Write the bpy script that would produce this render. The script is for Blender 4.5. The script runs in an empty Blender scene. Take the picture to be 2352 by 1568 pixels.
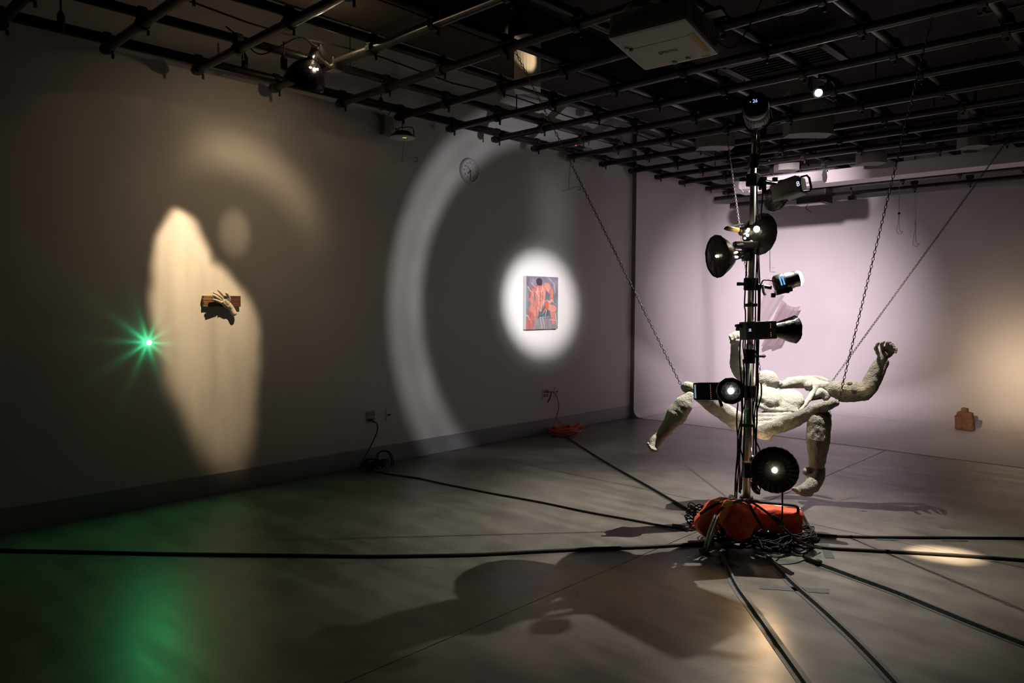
import bpy, bmesh, math, random
from mathutils import Vector, Matrix, Quaternion, noise as mnoise
random.seed(7)
V = Vector
D = bpy.data
SC = bpy.context.scene
COL = SC.collection
PI = math.pi

# ------------------------------------------------------------------ camera
FPX, CX, CY = 1697.18, 1176.0, 784.0
CAM = V((5.648, 0.0, 1.5))
RX = V((0.72244957, 0.03783097, -0.69038789))      # rows: world axes in camera (right, down, forward)
RY = V((0.69141140, -0.03359256, 0.72167986))
RZ = V((0.00410996, -0.99871936, -0.05042570))
RIGHT = V((RX[0], RY[0], RZ[0])); DOWN = V((RX[1], RY[1], RZ[1])); FWD = V((RX[2], RY[2], RZ[2]))
UP = -DOWN
cam = D.cameras.new('camera'); cam.sensor_width = 36.0; cam.lens = FPX / 2352 * 36
cam.clip_start = 0.05
camo = D.objects.new('camera', cam); COL.objects.link(camo)
camo.matrix_world = Matrix(((RIGHT.x, UP.x, -FWD.x, CAM.x), (RIGHT.y, UP.y, -FWD.y, CAM.y), (RIGHT.z, UP.z, -FWD.z, CAM.z), (0, 0, 0, 1)))
SC.camera = camo

def at(px, py, q):                     # point of the room seen at a pixel, at depth q along the view axis
    return CAM + RIGHT * ((px - CX) / FPX * q) + DOWN * ((py - CY) / FPX * q) + FWD * q
def onplane(px, py, axis, val):
    d = at(px, py, 1.0) - CAM
    return CAM + d * ((val - CAM[axis]) / d[axis])
def onX(px, py, v=0.0): return onplane(px, py, 0, v)
def onY(px, py, v): return onplane(px, py, 1, v)
def onZ(px, py, v=0.0): return onplane(px, py, 2, v)

# ------------------------------------------------------------------ view, world
SC.view_settings.view_transform = 'Standard'; SC.view_settings.look = 'None'
SC.view_settings.exposure = 0.0; SC.view_settings.gamma = 1.0; SC.view_settings.use_curve_mapping = False
SC.cycles.use_denoising = True
SC.cycles.max_bounces = 6; SC.cycles.diffuse_bounces = 4; SC.cycles.sample_clamp_indirect = 4.0
w = D.worlds.new('world'); SC.world = w; w.use_nodes = True
w.node_tree.nodes['Background'].inputs[0].default_value = (0.9, 0.95, 1.0, 1)
w.node_tree.nodes['Background'].inputs[1].default_value = 0.004

# ------------------------------------------------------------------ lights
class NB:                              # small node builder for the beam patterns of the lamps
    def __init__(s, nt): s.nt = nt
    def n(s, t, **k):
        a = s.nt.nodes.new(t)
        for kk, vv in k.items(): setattr(a, kk, vv)
        return a
    def _in(s, sock, v):
        if isinstance(v, (int, float)): sock.default_value = v
        elif isinstance(v, (tuple, list, Vector)): sock.default_value = tuple(v)
        else: s.nt.links.new(v, sock)
    def m(s, op, a, b=0.0, c=0.0):
        x = s.n('ShaderNodeMath', operation=op)
        s._in(x.inputs[0], a); s._in(x.inputs[1], b)
        if len(x.inputs) > 2: s._in(x.inputs[2], c)
        return x.outputs[0]
    def dot(s, a, b):
        x = s.n('ShaderNodeVectorMath', operation='DOT_PRODUCT'); s._in(x.inputs[0], a); s._in(x.inputs[1], b)
        return x.outputs['Value']
    def step(s, v, e0, e1):            # smooth 0 at e0 .. 1 at e1 (either order)
        x = s.n('ShaderNodeMapRange', interpolation_type='SMOOTHSTEP')
        lo, hi, a, b = (e0, e1, 0.0, 1.0) if e0 < e1 else (e1, e0, 1.0, 0.0)
        s._in(x.inputs[0], v); s._in(x.inputs[1], lo); s._in(x.inputs[2], hi); s._in(x.inputs[3], a); s._in(x.inputs[4], b)
        return x.outputs[0]
    def noise(s, vec, scale, detail=2.0):
        x = s.n('ShaderNodeTexNoise'); s._in(x.inputs['Vector'], vec); x.inputs['Scale'].default_value = scale; x.inputs['Detail'].default_value = detail
        return x.outputs[0]
    def comb(s, a, b, c):
        x = s.n('ShaderNodeCombineXYZ'); s._in(x.inputs[0], a); s._in(x.inputs[1], b); s._in(x.inputs[2], c)
        return x.outputs[0]

def lamp(name, kind, loc, target, watts, color, radius=0.02, size=60, blend=0.3, pattern=None):
    l = D.lights.new(name, kind); l.energy = watts; l.color = color
    l.shadow_soft_size = radius
    if kind == 'SPOT': l.spot_size = math.radians(size); l.spot_blend = blend
    o = D.objects.new(name, l); COL.objects.link(o)
    o.location = loc
    if target is not None:
        o.rotation_euler = (V(target) - V(loc)).to_track_quat('-Z', 'Y').to_euler()
    if pattern:
        l.use_nodes = True
        nb = NB(l.node_tree)
        em = [x for x in l.node_tree.nodes if x.type == 'EMISSION'][0]
        g = nb.n('ShaderNodeNewGeometry')
        v = pattern(nb, g.outputs['Incoming'])
        nb._in(em.inputs['Strength'], v)
    return o

def sgn(nb, inc):                      # direction from the lamp outwards
    x = nb.n('ShaderNodeVectorMath', operation='SCALE'); nb._in(x.inputs[0], inc); x.inputs['Scale'].default_value = INC_SIGN
    return x.outputs[0]
INC_SIGN = 1.0

# lamp positions on the fixtures
P_CEIL = at(703, 184, 5.08)                 # dish on the pipe grid by the left wall
P_BACK = V((3.585, 5.21, 2.965))                 # small bright lamp on the grid that faces the camera
P_TOP = at(1741.5, 291, 4.945)                    # cylinder lamp at the head of the pole
P_SNOOT = at(1768, 470, 4.92)                  # bent snoot, aimed at the painting
D_CORNER = V((4.02, 10.82, 0.70))
B_DISH_R = at(1708, 532, 4.74)
P_DISH_R = B_DISH_R + ((D_CORNER - B_DISH_R).normalized() + RIGHT * .55 + UP * .12).normalized() * 0.165
P_LED = at(1828, 640, 4.72)
P_DISH_L = at(1633, 592, 4.49)
P_SOFT = at(1825, 757, 4.50)
P_HEX = at(1678, 898, 4.36)
P_DISC = at(1779, 1080, 4.34)
P_GREEN = V((0.055, 2.055, 1.21))

def wall_yz(nb, d, S):
    sx = nb.n('ShaderNodeSeparateXYZ'); nb._in(sx.inputs[0], d)
    t = nb.m('DIVIDE', S.x, nb.m('MULTIPLY', sx.outputs[0], -1.0))
    return nb.m('MULTIPLY_ADD', sx.outputs[1], t, S.y), nb.m('MULTIPLY_ADD', sx.outputs[2], t, S.z), nb.m('LESS_THAN', sx.outputs[0], -0.02)

def pat_ghost(nb, inc):                # crumpled-foil gate of the ceiling dish: hooded shape, small blot and arch on the wall
    d = sgn(nb, inc); y, z, front = wall_yz(nb, d, P_CEIL)
    wob = nb.noise(nb.comb(y, z, 0.0), 2.6, 1.0)
    yy = nb.m('MULTIPLY_ADD', nb.m('SUBTRACT', wob, 0.5), 0.10, y)
    def lobe(poly):
        val = None
        for i, (a, b, s) in enumerate(poly):
            c, e, _ = poly[(i + 1) % len(poly)]
            ny, nz = (e - b), -(c - a); L = math.hypot(ny, nz); ny /= L; nz /= L
            dist = nb.m('ADD', nb.m('MULTIPLY', nb.m('SUBTRACT', yy, a), ny), nb.m('MULTIPLY', nb.m('SUBTRACT', z, b), nz))
            sm = nb.step(dist, -s * .7, s * .8)
            val = sm if val is None else nb.m('MULTIPLY', val, sm)
        return val
    la = lobe([(2.22, 1.12, .14), (2.08, 1.52, .08), (2.15, 2.0, .06), (2.26, 2.20, .05), (2.36, 2.16, .08), (2.55, 1.86, .09), (2.62, 1.45, .12), (2.5, 1.0, .2)])
    lb = lobe([(2.06, 1.30, .08), (2.08, 1.62, .12), (2.40, 1.86, .10), (2.58, 1.82, .08), (2.76, 1.66, .09), (2.92, 1.40, .10), (2.94, 1.1, .12), (2.89, .60, .16), (2.82, .16, .32), (2.54, .16, .26), (2.34, .48, .16), (2.16, .92, .11)])
    val = nb.m('MAXIMUM', la, lb)
    right = nb.step(yy, 2.95, 2.35)
    val = nb.m('MULTIPLY', val, nb.m('MULTIPLY_ADD', right, 0.45, 0.55))
    streak = nb.noise(nb.comb(nb.m('MULTIPLY', y, 4.0), nb.m('MULTIPLY', z, 0.5), 0.3), 1.6, 2.0)
    fig = nb.m('MULTIPLY', val, nb.m('MULTIPLY_ADD', streak, 1.0, 0.5))
    bl = nb.m('ADD', nb.m('POWER', nb.m('DIVIDE', nb.m('SUBTRACT', y, 2.73), .14), 2.0), nb.m('POWER', nb.m('DIVIDE', nb.m('SUBTRACT', z, 2.05), .20), 2.0))
    blot = nb.m('MULTIPLY', nb.step(bl, 1.4, 0.0), 0.085)
    r = nb.m('SQRT', nb.m('ADD', nb.m('POWER', nb.m('SUBTRACT', y, 2.65), 2.0), nb.m('POWER', nb.m('SUBTRACT', z, 1.85), 2.0)))
    arch = nb.m('MULTIPLY', nb.step(r, .54, .82), nb.step(r, 1.10, .80))
    arch = nb.m('MULTIPLY', arch, nb.m('MULTIPLY', nb.step(z, 1.7, 2.6), nb.step(y, 2.15, 2.75)))
    arch = nb.m('MULTIPLY', arch, 0.06)
    zz = nb.m('MAXIMUM', nb.m('SUBTRACT', 2.7, z), 0.0)
    halo = nb.m('MULTIPLY', nb.step(r, 2.1, 0.3), nb.m('MULTIPLY_ADD', zz, 0.018, 0.036))
    tot = nb.m('ADD', nb.m('ADD', fig, blot), nb.m('ADD', arch, halo))
    return nb.m('MULTIPLY', tot, front)

PAINT_C = V((0.0, 6.36, 1.515))
AX = (PAINT_C - P_SNOOT).normalized()
def pat_ring(nb, inc):                 # lens of the snoot: hot centre, dark gap, spill ring
    d = sgn(nb, inc)
    a = nb.m('MULTIPLY', nb.m('ARCCOSINE', nb.dot(d, AX)), 180 / PI)
    core = nb.step(a, 10.2, 5.6)
    halo = nb.m('MULTIPLY', nb.step(a, 12.5, 6.0), 0.12)
    ring = nb.m('MULTIPLY', nb.step(a, 25.0, 28.2), nb.step(a, 34.8, 30.5))
    r2 = nb.m('ADD', nb.m('MULTIPLY', nb.step(a, 25.8, 28.6), nb.step(a, 31.2, 28.8)), nb.m('MULTIPLY', nb.step(a, 29.4, 31.6), nb.step(a, 34.6, 31.8)))
    sx = nb.n('ShaderNodeSeparateXYZ'); nb._in(sx.inputs[0], d)
    fade = nb.step(sx.outputs[1], 0.72, 0.42)
    ns = nb.noise(d, 9.0, 1.0)
    ring = nb.m('MULTIPLY', nb.m('ADD', nb.m('MULTIPLY', ring, 0.075), nb.m('MULTIPLY', r2, 0.042)), fade)
    ring = nb.m('MULTIPLY', ring, nb.m('MULTIPLY_ADD', ns, 0.5, 0.75))
    # soft upright streak above the painting
    y, z, front = wall_yz(nb, d, P_SNOOT)
    st = nb.m('MULTIPLY', nb.step(nb.m('ABSOLUTE', nb.m('SUBTRACT', y, 6.60)), .62, 0.0), nb.step(nb.m('ABSOLUTE', nb.m('SUBTRACT', z, 2.45)), 1.0, 0.1))
    st = nb.m('MULTIPLY', nb.m('MULTIPLY', st, 0.055), front)
    base = nb.m('MULTIPLY', nb.step(a, 62.0, 10.0), 0.010)
    return nb.m('ADD', nb.m('ADD', core, halo), nb.m('ADD', ring, nb.m('ADD', st, base)))

def pat_rays(nb, inc):                 # laser through a rough cap: spokes of light
    d = sgn(nb, inc)
    sx = nb.n('ShaderNodeSeparateXYZ'); nb._in(sx.inputs[0], d)
    ang = nb.m('ARCTAN2', sx.outputs[2], sx.outputs[1])
    c = nb.m('POWER', nb.m('ABSOLUTE', nb.m('COSINE', nb.m('MULTIPLY_ADD', ang, 5.0, 0.4))), 5.0)
    ns = nb.noise(nb.comb(nb.m('COSINE', ang), nb.m('SINE', ang), 0.0), 3.0, 2.0)
    wallside = nb.step(sx.outputs[0], 0.1, -0.1)
    spokes = nb.m('MULTIPLY', nb.m('MULTIPLY_ADD', c, nb.m('MULTIPLY', ns, 0.085), 0.003), wallside)
    up = nb.m('MULTIPLY', nb.step(ang, 1.5, 1.9), nb.step(ang, 3.0, 2.6))
    spokes = nb.m('MULTIPLY_ADD', up, nb.m('MULTIPLY', wallside, 0.012), spokes)
    out = nb.m('MULTIPLY', nb.step(sx.outputs[0], -0.1, 0.3), nb.step(sx.outputs[2], 0.12, -0.12))
    return nb.m('ADD', spokes, out)

TXT = dict(warm=(1.0, 0.72, 0.42), warmer=(1.0, 0.62, 0.32), pink=(1.0, 0.80, 0.88), white=(1.0, 0.97, 0.97))
FAR_C = onY(1790, 745, 10.82)
def pat_far(nb, inc):                  # flood with a broad bright middle, barn door on top
    d = sgn(nb, inc)
    a = nb.m('MULTIPLY', nb.m('ARCCOSINE', nb.dot(d, (FAR_C - P_TOP).normalized())), 180 / PI)
    sx = nb.n('ShaderNodeSeparateXYZ'); nb._in(sx.inputs[0], d)
    low = nb.m('MULTIPLY', nb.step(sx.outputs[2], -0.30, -0.38), nb.step(sx.outputs[2], -0.62, -0.50))
    up = nb.m('MULTIPLY', nb.step(nb.m('MULTIPLY', nb.m('ARCCOSINE', nb.dot(d, (onY(1840, 428, 9.26) - P_TOP).normalized())), 180 / PI), 11.0, 2.0), 0.7)
    lo2 = nb.step(a, 25.0, 9.0)
    g = nb.m('ADD', nb.m('MULTIPLY', nb.m('MAXIMUM', nb.step(a, 21.0, 6.5), nb.m('MULTIPLY', nb.m('MULTIPLY', low, lo2), 0.8)), 0.93), nb.m('MULTIPLY', nb.step(a, 38.0, 10.0), 0.035))
    return nb.m('MULTIPLY', nb.m('MAXIMUM', g, up), nb.step(sx.outputs[2], 0.14, 0.095))
def pat_corner(nb, inc):
    d = sgn(nb, inc)
    a = nb.m('MULTIPLY', nb.m('ARCCOSINE', nb.dot(d, (D_CORNER - P_DISH_R).normalized())), 180 / PI)
    g = nb.m('EXPONENT', nb.m('MULTIPLY', nb.m('POWER', nb.m('DIVIDE', a, 5.6), 2.0), -1.0))
    h = nb.m('EXPONENT', nb.m('MULTIPLY', nb.m('POWER', nb.m('DIVIDE', a, 11.0), 2.0), -1.0))
    return nb.m('ADD', nb.m('MULTIPLY', g, 0.75), nb.m('MULTIPLY', h, 0.25))
lamp('ceiling_dish_light', 'SPOT', P_CEIL, (0.0, 2.7, 1.3), 285, TXT['warm'], 0.02, 150, 0.05, pat_ghost)
lamp('painting_light', 'SPOT', P_SNOOT, PAINT_C, 950, (1.0, 0.96, 0.98), 0.012, 130, 0.1, pat_ring)
lamp('far_wall_light', 'SPOT', P_TOP, FAR_C, 2080, TXT['pink'], 0.03, 130, 0.2, pat_far)
lamp('far_wall_fill', 'SPOT', P_LED, (1.9, 10.8, 1.9), 40, (1.0, 0.86, 0.92), 0.04, 70, 1.0)
lamp('corner_light', 'SPOT', P_DISH_R, D_CORNER, 1550, (1.0, 0.72, 0.46), 0.015, 60, 0.6, pat_corner)
lamp('back_light', 'SPOT', P_BACK, (3.22, 4.55, 0.0), 560, (1.0, 0.94, 0.82), 0.006, 80, 0.95)
lamp('disc_light', 'SPOT', P_DISC, (3.3, 1.3, 0.0), 42, (1.0, 0.66, 0.36), 0.02, 95, 1.0)
lamp('hex_light', 'SPOT', P_HEX, (3.6, 1.2, 0.2), 5, (1.0, 0.95, 0.95), 0.02, 90, 1.0)
lamp('cone_light', 'SPOT', P_SOFT, onZ(2165, 1274), 1100, (1.0, 0.78, 0.52), 0.01, 15, 1.0)
lamp('slot_leak', 'SPOT', at(1741, 533, 4.60), onZ(1872, 1183), 90, (1.0, 0.74, 0.45), 0.006, 5, 1.0)
lamp('slot_leak', 'SPOT', at(1741, 533, 4.60), onZ(2110, 1142), 55, (1.0, 0.74, 0.45), 0.01, 13, 1.0)
lamp('dish_left_light', 'SPOT', P_DISH_L, onZ(1212, 135, 3.42), 420, TXT['warm'], 0.01, 4.2, 0.6)
lamp('disc_bulb_glow', 'POINT', P_DISC + (CAM - P_DISC).normalized() * .016, None, .10, (1.0, 0.74, 0.45), 0.004)
lamp('hex_bulb_glow', 'POINT', P_HEX + (CAM - P_HEX).normalized() * .016, None, .06, (1.0, 0.92, 0.9), 0.004)
lamp('under_light', 'POINT', at(1738, 1035, 4.93), None, 1.2, TXT['warm'], 0.01)
lamp('green_light', 'POINT', P_GREEN, None, 10.0, (0.02, 1.0, 0.30), 0.008, pattern=pat_rays)

# ------------------------------------------------------------------ materials
def mat(name, col, rough=0.6, metal=0.0, var=0.0, vscale=6.0, bump=0.0, bscale=40.0, stretch=None, spec=0.5, emit=None, estr=0.0, coat=0.0, var2=None):
    m = D.materials.new(name); m.use_nodes = True; nt = m.node_tree
    b = nt.nodes['Principled BSDF']
    b.inputs['Base Color'].default_value = (*col, 1); b.inputs['Roughness'].default_value = rough; b.inputs['Metallic'].default_value = metal
    b.inputs['Specular IOR Level'].default_value = spec
    if emit: b.inputs['Emission Color'].default_value = (*emit, 1); b.inputs['Emission Strength'].default_value = estr
    if var or bump:
        tc = nt.nodes.new('ShaderNodeTexCoord'); mp = nt.nodes.new('ShaderNodeMapping')
        nt.links.new(tc.outputs['Object'], mp.inputs[0])
        if stretch: mp.inputs['Scale'].default_value = stretch
    if var:
        n = nt.nodes.new('ShaderNodeTexNoise'); n.inputs['Scale'].default_value = vscale; n.inputs['Detail'].default_value = 6
        nt.links.new(mp.outputs[0], n.inputs['Vector'])
        r = nt.nodes.new('ShaderNodeValToRGB')
        c2 = var2 or tuple(max(0, c * (1 - var)) for c in col)
        r.color_ramp.elements[0].position = 0.32; r.color_ramp.elements[1].position = 0.68
        r.color_ramp.elements[0].color = (*c2, 1); r.color_ramp.elements[1].color = (*col, 1)
        nt.links.new(n.outputs[0], r.inputs[0]); nt.links.new(r.outputs[0], b.inputs['Base Color'])
    if bump:
        n2 = nt.nodes.new('ShaderNodeTexNoise'); n2.inputs['Scale'].default_value = bscale; n2.inputs['Detail'].default_value = 5
        nt.links.new(mp.outputs[0], n2.inputs['Vector'])
        bp = nt.nodes.new('ShaderNodeBump'); bp.inputs['Strength'].default_value = bump; bp.inputs['Distance'].default_value = 0.02
        nt.links.new(n2.outputs[0], bp.inputs['Height']); nt.links.new(bp.outputs[0], b.inputs['Normal'])
    return m

def floor_material():
    m = D.materials.new('concrete'); m.use_nodes = True; nt = m.node_tree; nb = NB(nt); b = nt.nodes['Principled BSDF']
    tc = nt.nodes.new('ShaderNodeTexCoord'); o = tc.outputs['Object']
    n1 = nb.noise(o, 0.7, 4.0); n2 = nb.noise(o, 5.0, 6.0); n3 = nb.noise(o, 60.0, 3.0)
    mp = nt.nodes.new('ShaderNodeMapping'); nt.links.new(o, mp.inputs[0]); mp.inputs['Scale'].default_value = (1.0, 6.0, 1.0); mp.inputs['Rotation'].default_value = (0, 0, 0.5)
    n4 = nb.noise(mp.outputs[0], 1.3, 5.0)
    mix = nb.m('ADD', nb.m('MULTIPLY', n1, 0.45), nb.m('ADD', nb.m('MULTIPLY', n2, 0.25), nb.m('MULTIPLY', n4, 0.3)))
    r = nt.nodes.new('ShaderNodeValToRGB'); e = r.color_ramp.elements
    e[0].position = 0.40; e[0].color = (0.080, 0.071, 0.062, 1); e[1].position = 0.60; e[1].color = (0.190, 0.175, 0.153, 1)
    nt.links.new(mix, r.inputs[0])
    sp = nb.step(n3, 0.27, 0.31)
    vo = nb.n('ShaderNodeTexVoronoi', feature='DISTANCE_TO_EDGE'); wv = nb.n('ShaderNodeVectorMath', operation='ADD')
    nn = nb.n('ShaderNodeTexNoise'); nt.links.new(o, nn.inputs['Vector']); nn.inputs['Scale'].default_value = 3.0
    sc = nb.n('ShaderNodeVectorMath', operation='SCALE'); nt.links.new(nn.outputs['Color'], sc.inputs[0]); sc.inputs['Scale'].default_value = 0.5
    nt.links.new(o, wv.inputs[0]); nt.links.new(sc.outputs[0], wv.inputs[1]); nt.links.new(wv.outputs[0], vo.inputs['Vector']); vo.inputs['Scale'].default_value = 0.55
    crack = nb.m('MAXIMUM', nb.step(vo.outputs['Distance'], 0.0012, 0.0028), nb.step(n1, 0.5, 0.56))
    dark = nb.m('MULTIPLY', nb.m('MULTIPLY_ADD', sp, 0.25, 0.75), nb.m('MULTIPLY_ADD', crack, 0.35, 0.65))
    mx = nt.nodes.new('ShaderNodeMix'); mx.data_type = 'RGBA'; mx.blend_type = 'MULTIPLY'; mx.inputs[0].default_value = 1
    nt.links.new(r.outputs[0], mx.inputs[6]); cc = nb.comb(dark, dark, dark); nt.links.new(cc, mx.inputs[7])
    nt.links.new(mx.outputs[2], b.inputs['Base Color'])
    nb._in(b.inputs['Roughness'], nb.m('MULTIPLY_ADD', n4, 0.22, 0.27))
    bp = nt.nodes.new('ShaderNodeBump'); bp.inputs['Strength'].default_value = 0.12; bp.inputs['Distance'].default_value = 0.01
    nt.links.new(nb.m('ADD', nb.m('MULTIPLY', n2, 0.7), nb.m('MULTIPLY', n3, 0.25)), bp.inputs['Height']); nt.links.new(bp.outputs[0], b.inputs['Normal'])
    return m

M = dict(
    wall=mat('wall_paint', (0.60, 0.585, 0.57), 0.7, var=0.04, vscale=1.5, bump=0.05, bscale=60, spec=0.3),
    dimwall=mat('dark_unseen_wall', (0.05, 0.048, 0.045), 0.95),  # unseen walls, given a dark colour to cut bounce light
    cyc=mat('cyclorama_paint', (0.66, 0.64, 0.65), 0.62, var=0.05, vscale=2.0, bump=0.04, bscale=30, spec=0.35),
    cycfloor=mat('cyclorama_floor_paint', (0.66, 0.635, 0.64), 0.5, var=0.12, vscale=3.0, stretch=(0.6, 6, 1), spec=0.4),
    cycedge=mat('panel_edge', (0.13, 0.12, 0.095), 0.9),
    base=mat('baseboard_vinyl', (0.27, 0.28, 0.31), 0.45, var=0.08, vscale=4),
    floor=floor_material(),
    joint=mat('joint_filler', (0.05, 0.045, 0.04), 0.9),
    ceil=mat('ceiling_board', (0.040, 0.030, 0.024), 0.9, var=0.5, vscale=50, bump=0.4, bscale=60),
    beam=mat('beam_paint', (0.66, 0.64, 0.62), 0.6),
    pipe=mat('pipe_paint', (0.028, 0.026, 0.024), 0.36, 0.1, var=0.3, vscale=9, spec=0.4),
    iron=mat('black_iron', (0.03, 0.028, 0.026), 0.55, 0.3),
    black=mat('black_plastic', (0.014, 0.014, 0.014), 0.42),
    rubber=mat('black_rubber', (0.012, 0.012, 0.012), 0.5),
    foil=mat('black_foil', (0.012, 0.011, 0.010), 0.36, 0.2, bump=0.5, bscale=22),
    body=mat('fixture_grey', (0.11, 0.107, 0.10), 0.5, 0.1),
    bodylight=mat('fixture_light_grey', (0.30, 0.295, 0.28), 0.5),
    silver=mat('satin_aluminium', (0.55, 0.55, 0.53), 0.28, 1.0),
    chrome=mat('pole_chrome', (0.62, 0.60, 0.54), 0.30, 0.8),
    steel=mat('chain_steel', (0.17, 0.17, 0.165), 0.4, 0.85),
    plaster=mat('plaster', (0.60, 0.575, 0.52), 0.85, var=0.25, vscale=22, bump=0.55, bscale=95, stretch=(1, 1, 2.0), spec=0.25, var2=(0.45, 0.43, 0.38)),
    plastershade=mat('plaster_shaded_arm', (0.40, 0.375, 0.315), 0.88, var=0.35, vscale=18, bump=0.8, bscale=80, stretch=(1, 1, 1.6), spec=0.2, var2=(0.27, 0.25, 0.21)),  # darker plaster tone, painted shade for the weakly lit arm
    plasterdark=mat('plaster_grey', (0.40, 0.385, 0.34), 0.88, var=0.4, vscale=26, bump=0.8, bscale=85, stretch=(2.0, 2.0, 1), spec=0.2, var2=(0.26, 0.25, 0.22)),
    handplaster=mat('cast_plaster', (0.62, 0.56, 0.45), 0.8, var=0.2, vscale=40, bump=0.08, bscale=150),
    wood_rough=mat('rough_wood', (0.30, 0.16, 0.08), 0.8, var=0.6, vscale=9, stretch=(1, 1.2, 12), bump=0.5, bscale=20),
    wood_dark=mat('dark_wood', (0.09, 0.035, 0.022), 0.6, var=0.5, vscale=8, stretch=(1, 1, 7)),
    canvas=mat('canvas_edge', (0.78, 0.77, 0.75), 0.8),
    white=mat('white_plastic', (0.62, 0.61, 0.58), 0.5),
    cream=mat('cream_plate', (0.55, 0.52, 0.44), 0.5),
    grey=mat('grey_metal_plate', (0.33, 0.34, 0.37), 0.4, 0.5),
    dusk=mat('grey_enclosure', (0.27, 0.26, 0.24), 0.6),
    orange=mat('orange_cord', (0.62, 0.10, 0.035), 0.5),
    red=mat('red_nylon', (0.78, 0.10, 0.035), 0.62, var=0.2, vscale=5, bump=0.3, bscale=30, spec=0.35),
    strap=mat('strap_black', (0.02, 0.018, 0.017), 0.7),
    tape=mat('gaffer_tape', (0.055, 0.06, 0.065), 0.55, var=0.25, vscale=20, bump=0.2, bscale=60),
    cable=mat('cable_jacket', (0.009, 0.008, 0.008), 0.6, spec=0.3),
    stone=mat('red_stone', (0.36, 0.19, 0.12), 0.9, var=0.45, vscale=26, bump=0.9, bscale=38),
    yellow=mat('yellow_sticker', (0.62, 0.36, 0.04), 0.5),
    gold=mat('yellow_tag', (0.50, 0.42, 0.05), 0.6),
    vent=mat('vent_metal', (0.13, 0.115, 0.11), 0.6),
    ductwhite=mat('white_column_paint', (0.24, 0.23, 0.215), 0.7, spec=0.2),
    ink=mat('ink', (0.02, 0.02, 0.02), 0.6),
    handle=mat('tan_handle', (0.45, 0.30, 0.10), 0.45),
    hot=mat('hot_bulb', (1, 1, 1), 0.5, emit=(1.0, 0.86, 0.66), estr=30),
    hotwhite=mat('hot_bulb_white', (1, 1, 1), 0.5, emit=(1.0, 0.98, 1.0), estr=30),
    green=mat('laser_lens', (0, 0.3, 0.1), 0.3, emit=(0.15, 1.0, 0.5), estr=14),
    blue=mat('display_blue', (0, 0, 0.02), 0.3, emit=(0.30, 0.45, 1.0), estr=1.6),
    bluewhite=mat('display_white', (0, 0, 0.02), 0.3, emit=(0.65, 0.75, 1.0), estr=1.3),
    bluestrip=mat('blue_slot_glow', (0.1, 0.3, 0.5), 0.3, emit=(0.25, 0.62, 1.0), estr=0.75),
    leak=mat('warm_leak', (0.3, 0.15, 0.05), 0.4, emit=(1.0, 0.55, 0.3), estr=1.2),
    ledg=mat('led_yellow', (0, 0, 0), 0.3, emit=(0.75, 1.0, 0.12), estr=1.1),
    ledr=mat('led_red', (0, 0, 0), 0.3, emit=(1.0, 0.12, 0.12), estr=0.9),
    ledgreen=mat('led_green', (0, 0, 0), 0.3, emit=(0.1, 1.0, 0.4), estr=1.0),
    ringlight=mat('ring_trim', (0.30, 0.29, 0.31), 0.4, 0.3),
    fine=mat('cord_pale', (0.30, 0.28, 0.27), 0.7),
    clockcase=mat('clock_case', (0.46, 0.46, 0.47), 0.45),
    casegrey=mat('case_grey', (0.26, 0.25, 0.25), 0.5),
    nailglint=mat('nail_head', (0.95, 0.92, 0.85), 0.25, 0.0),  # near-white colour stands in for the light reflected off the nail
)
def sheer(name, col, a):
    m = D.materials.new(name); m.use_nodes = True; nt = m.node_tree
    for n in list(nt.nodes):
        if n.type != 'OUTPUT_MATERIAL': nt.nodes.remove(n)
    out = nt.nodes['Material Output']
    d = nt.nodes.new('ShaderNodeBsdfDiffuse'); d.inputs[0].default_value = (*col, 1)
    tl = nt.nodes.new('ShaderNodeBsdfTranslucent'); tl.inputs[0].default_value = (*col, 1)
    t = nt.nodes.new('ShaderNodeBsdfTransparent')
    m1 = nt.nodes.new('ShaderNodeMixShader'); m1.inputs[0].default_value = 0.5
    nt.links.new(d.outputs[0], m1.inputs[1]); nt.links.new(tl.outputs[0], m1.inputs[2])
    m2 = nt.nodes.new('ShaderNodeMixShader'); m2.inputs[0].default_value = a
    nt.links.new(t.outputs[0], m2.inputs[1]); nt.links.new(m1.outputs[0], m2.inputs[2]); nt.links.new(m2.outputs[0], out.inputs[0])
    return m
M['sheer'] = sheer('sheer_fabric', (0.86, 0.76, 0.77), 0.28)
M['sheer_shade'] = sheer('sheer_shadow_sheet', (0.62, 0.52, 0.55), 0.55)  # mauve tone of the cloth's shadow, put into the fabric colour

# ------------------------------------------------------------------ mesh helpers
def basis(z):
    z = V(z).normalized(); a = V((0, 0, 1)) if abs(z.z) < 0.95 else V((1, 0, 0))
    x = a.cross(z).normalized(); return x, z.cross(x), z

def add_box(bm, c, sx, sy, sz, ax=None, bevel=0.0):
    """box centred at c, half sizes sx sy sz along the axes ax (three vectors)"""
    ax = ax or (V((1, 0, 0)), V((0, 1, 0)), V((0, 0, 1)))
    c = V(c); vs = []
    for i in (-1, 1):
        for j in (-1, 1):
            for k in (-1, 1): vs.append(bm.verts.new(c + ax[0] * sx * i + ax[1] * sy * j + ax[2] * sz * k))
    fs = [(0, 1, 3, 2), (4, 6, 7, 5), (0, 4, 5, 1), (2, 3, 7, 6), (0, 2, 6, 4), (1, 5, 7, 3)]
    faces = [bm.faces.new([vs[i] for i in f]) for f in fs]
    bmesh.ops.recalc_face_normals(bm, faces=faces)
    if bevel:
        es = set(e for f in faces for e in f.edges)
        bmesh.ops.bevel(bm, geom=list(es), offset=bevel, segments=2, affect='EDGES', profile=0.6)

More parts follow.
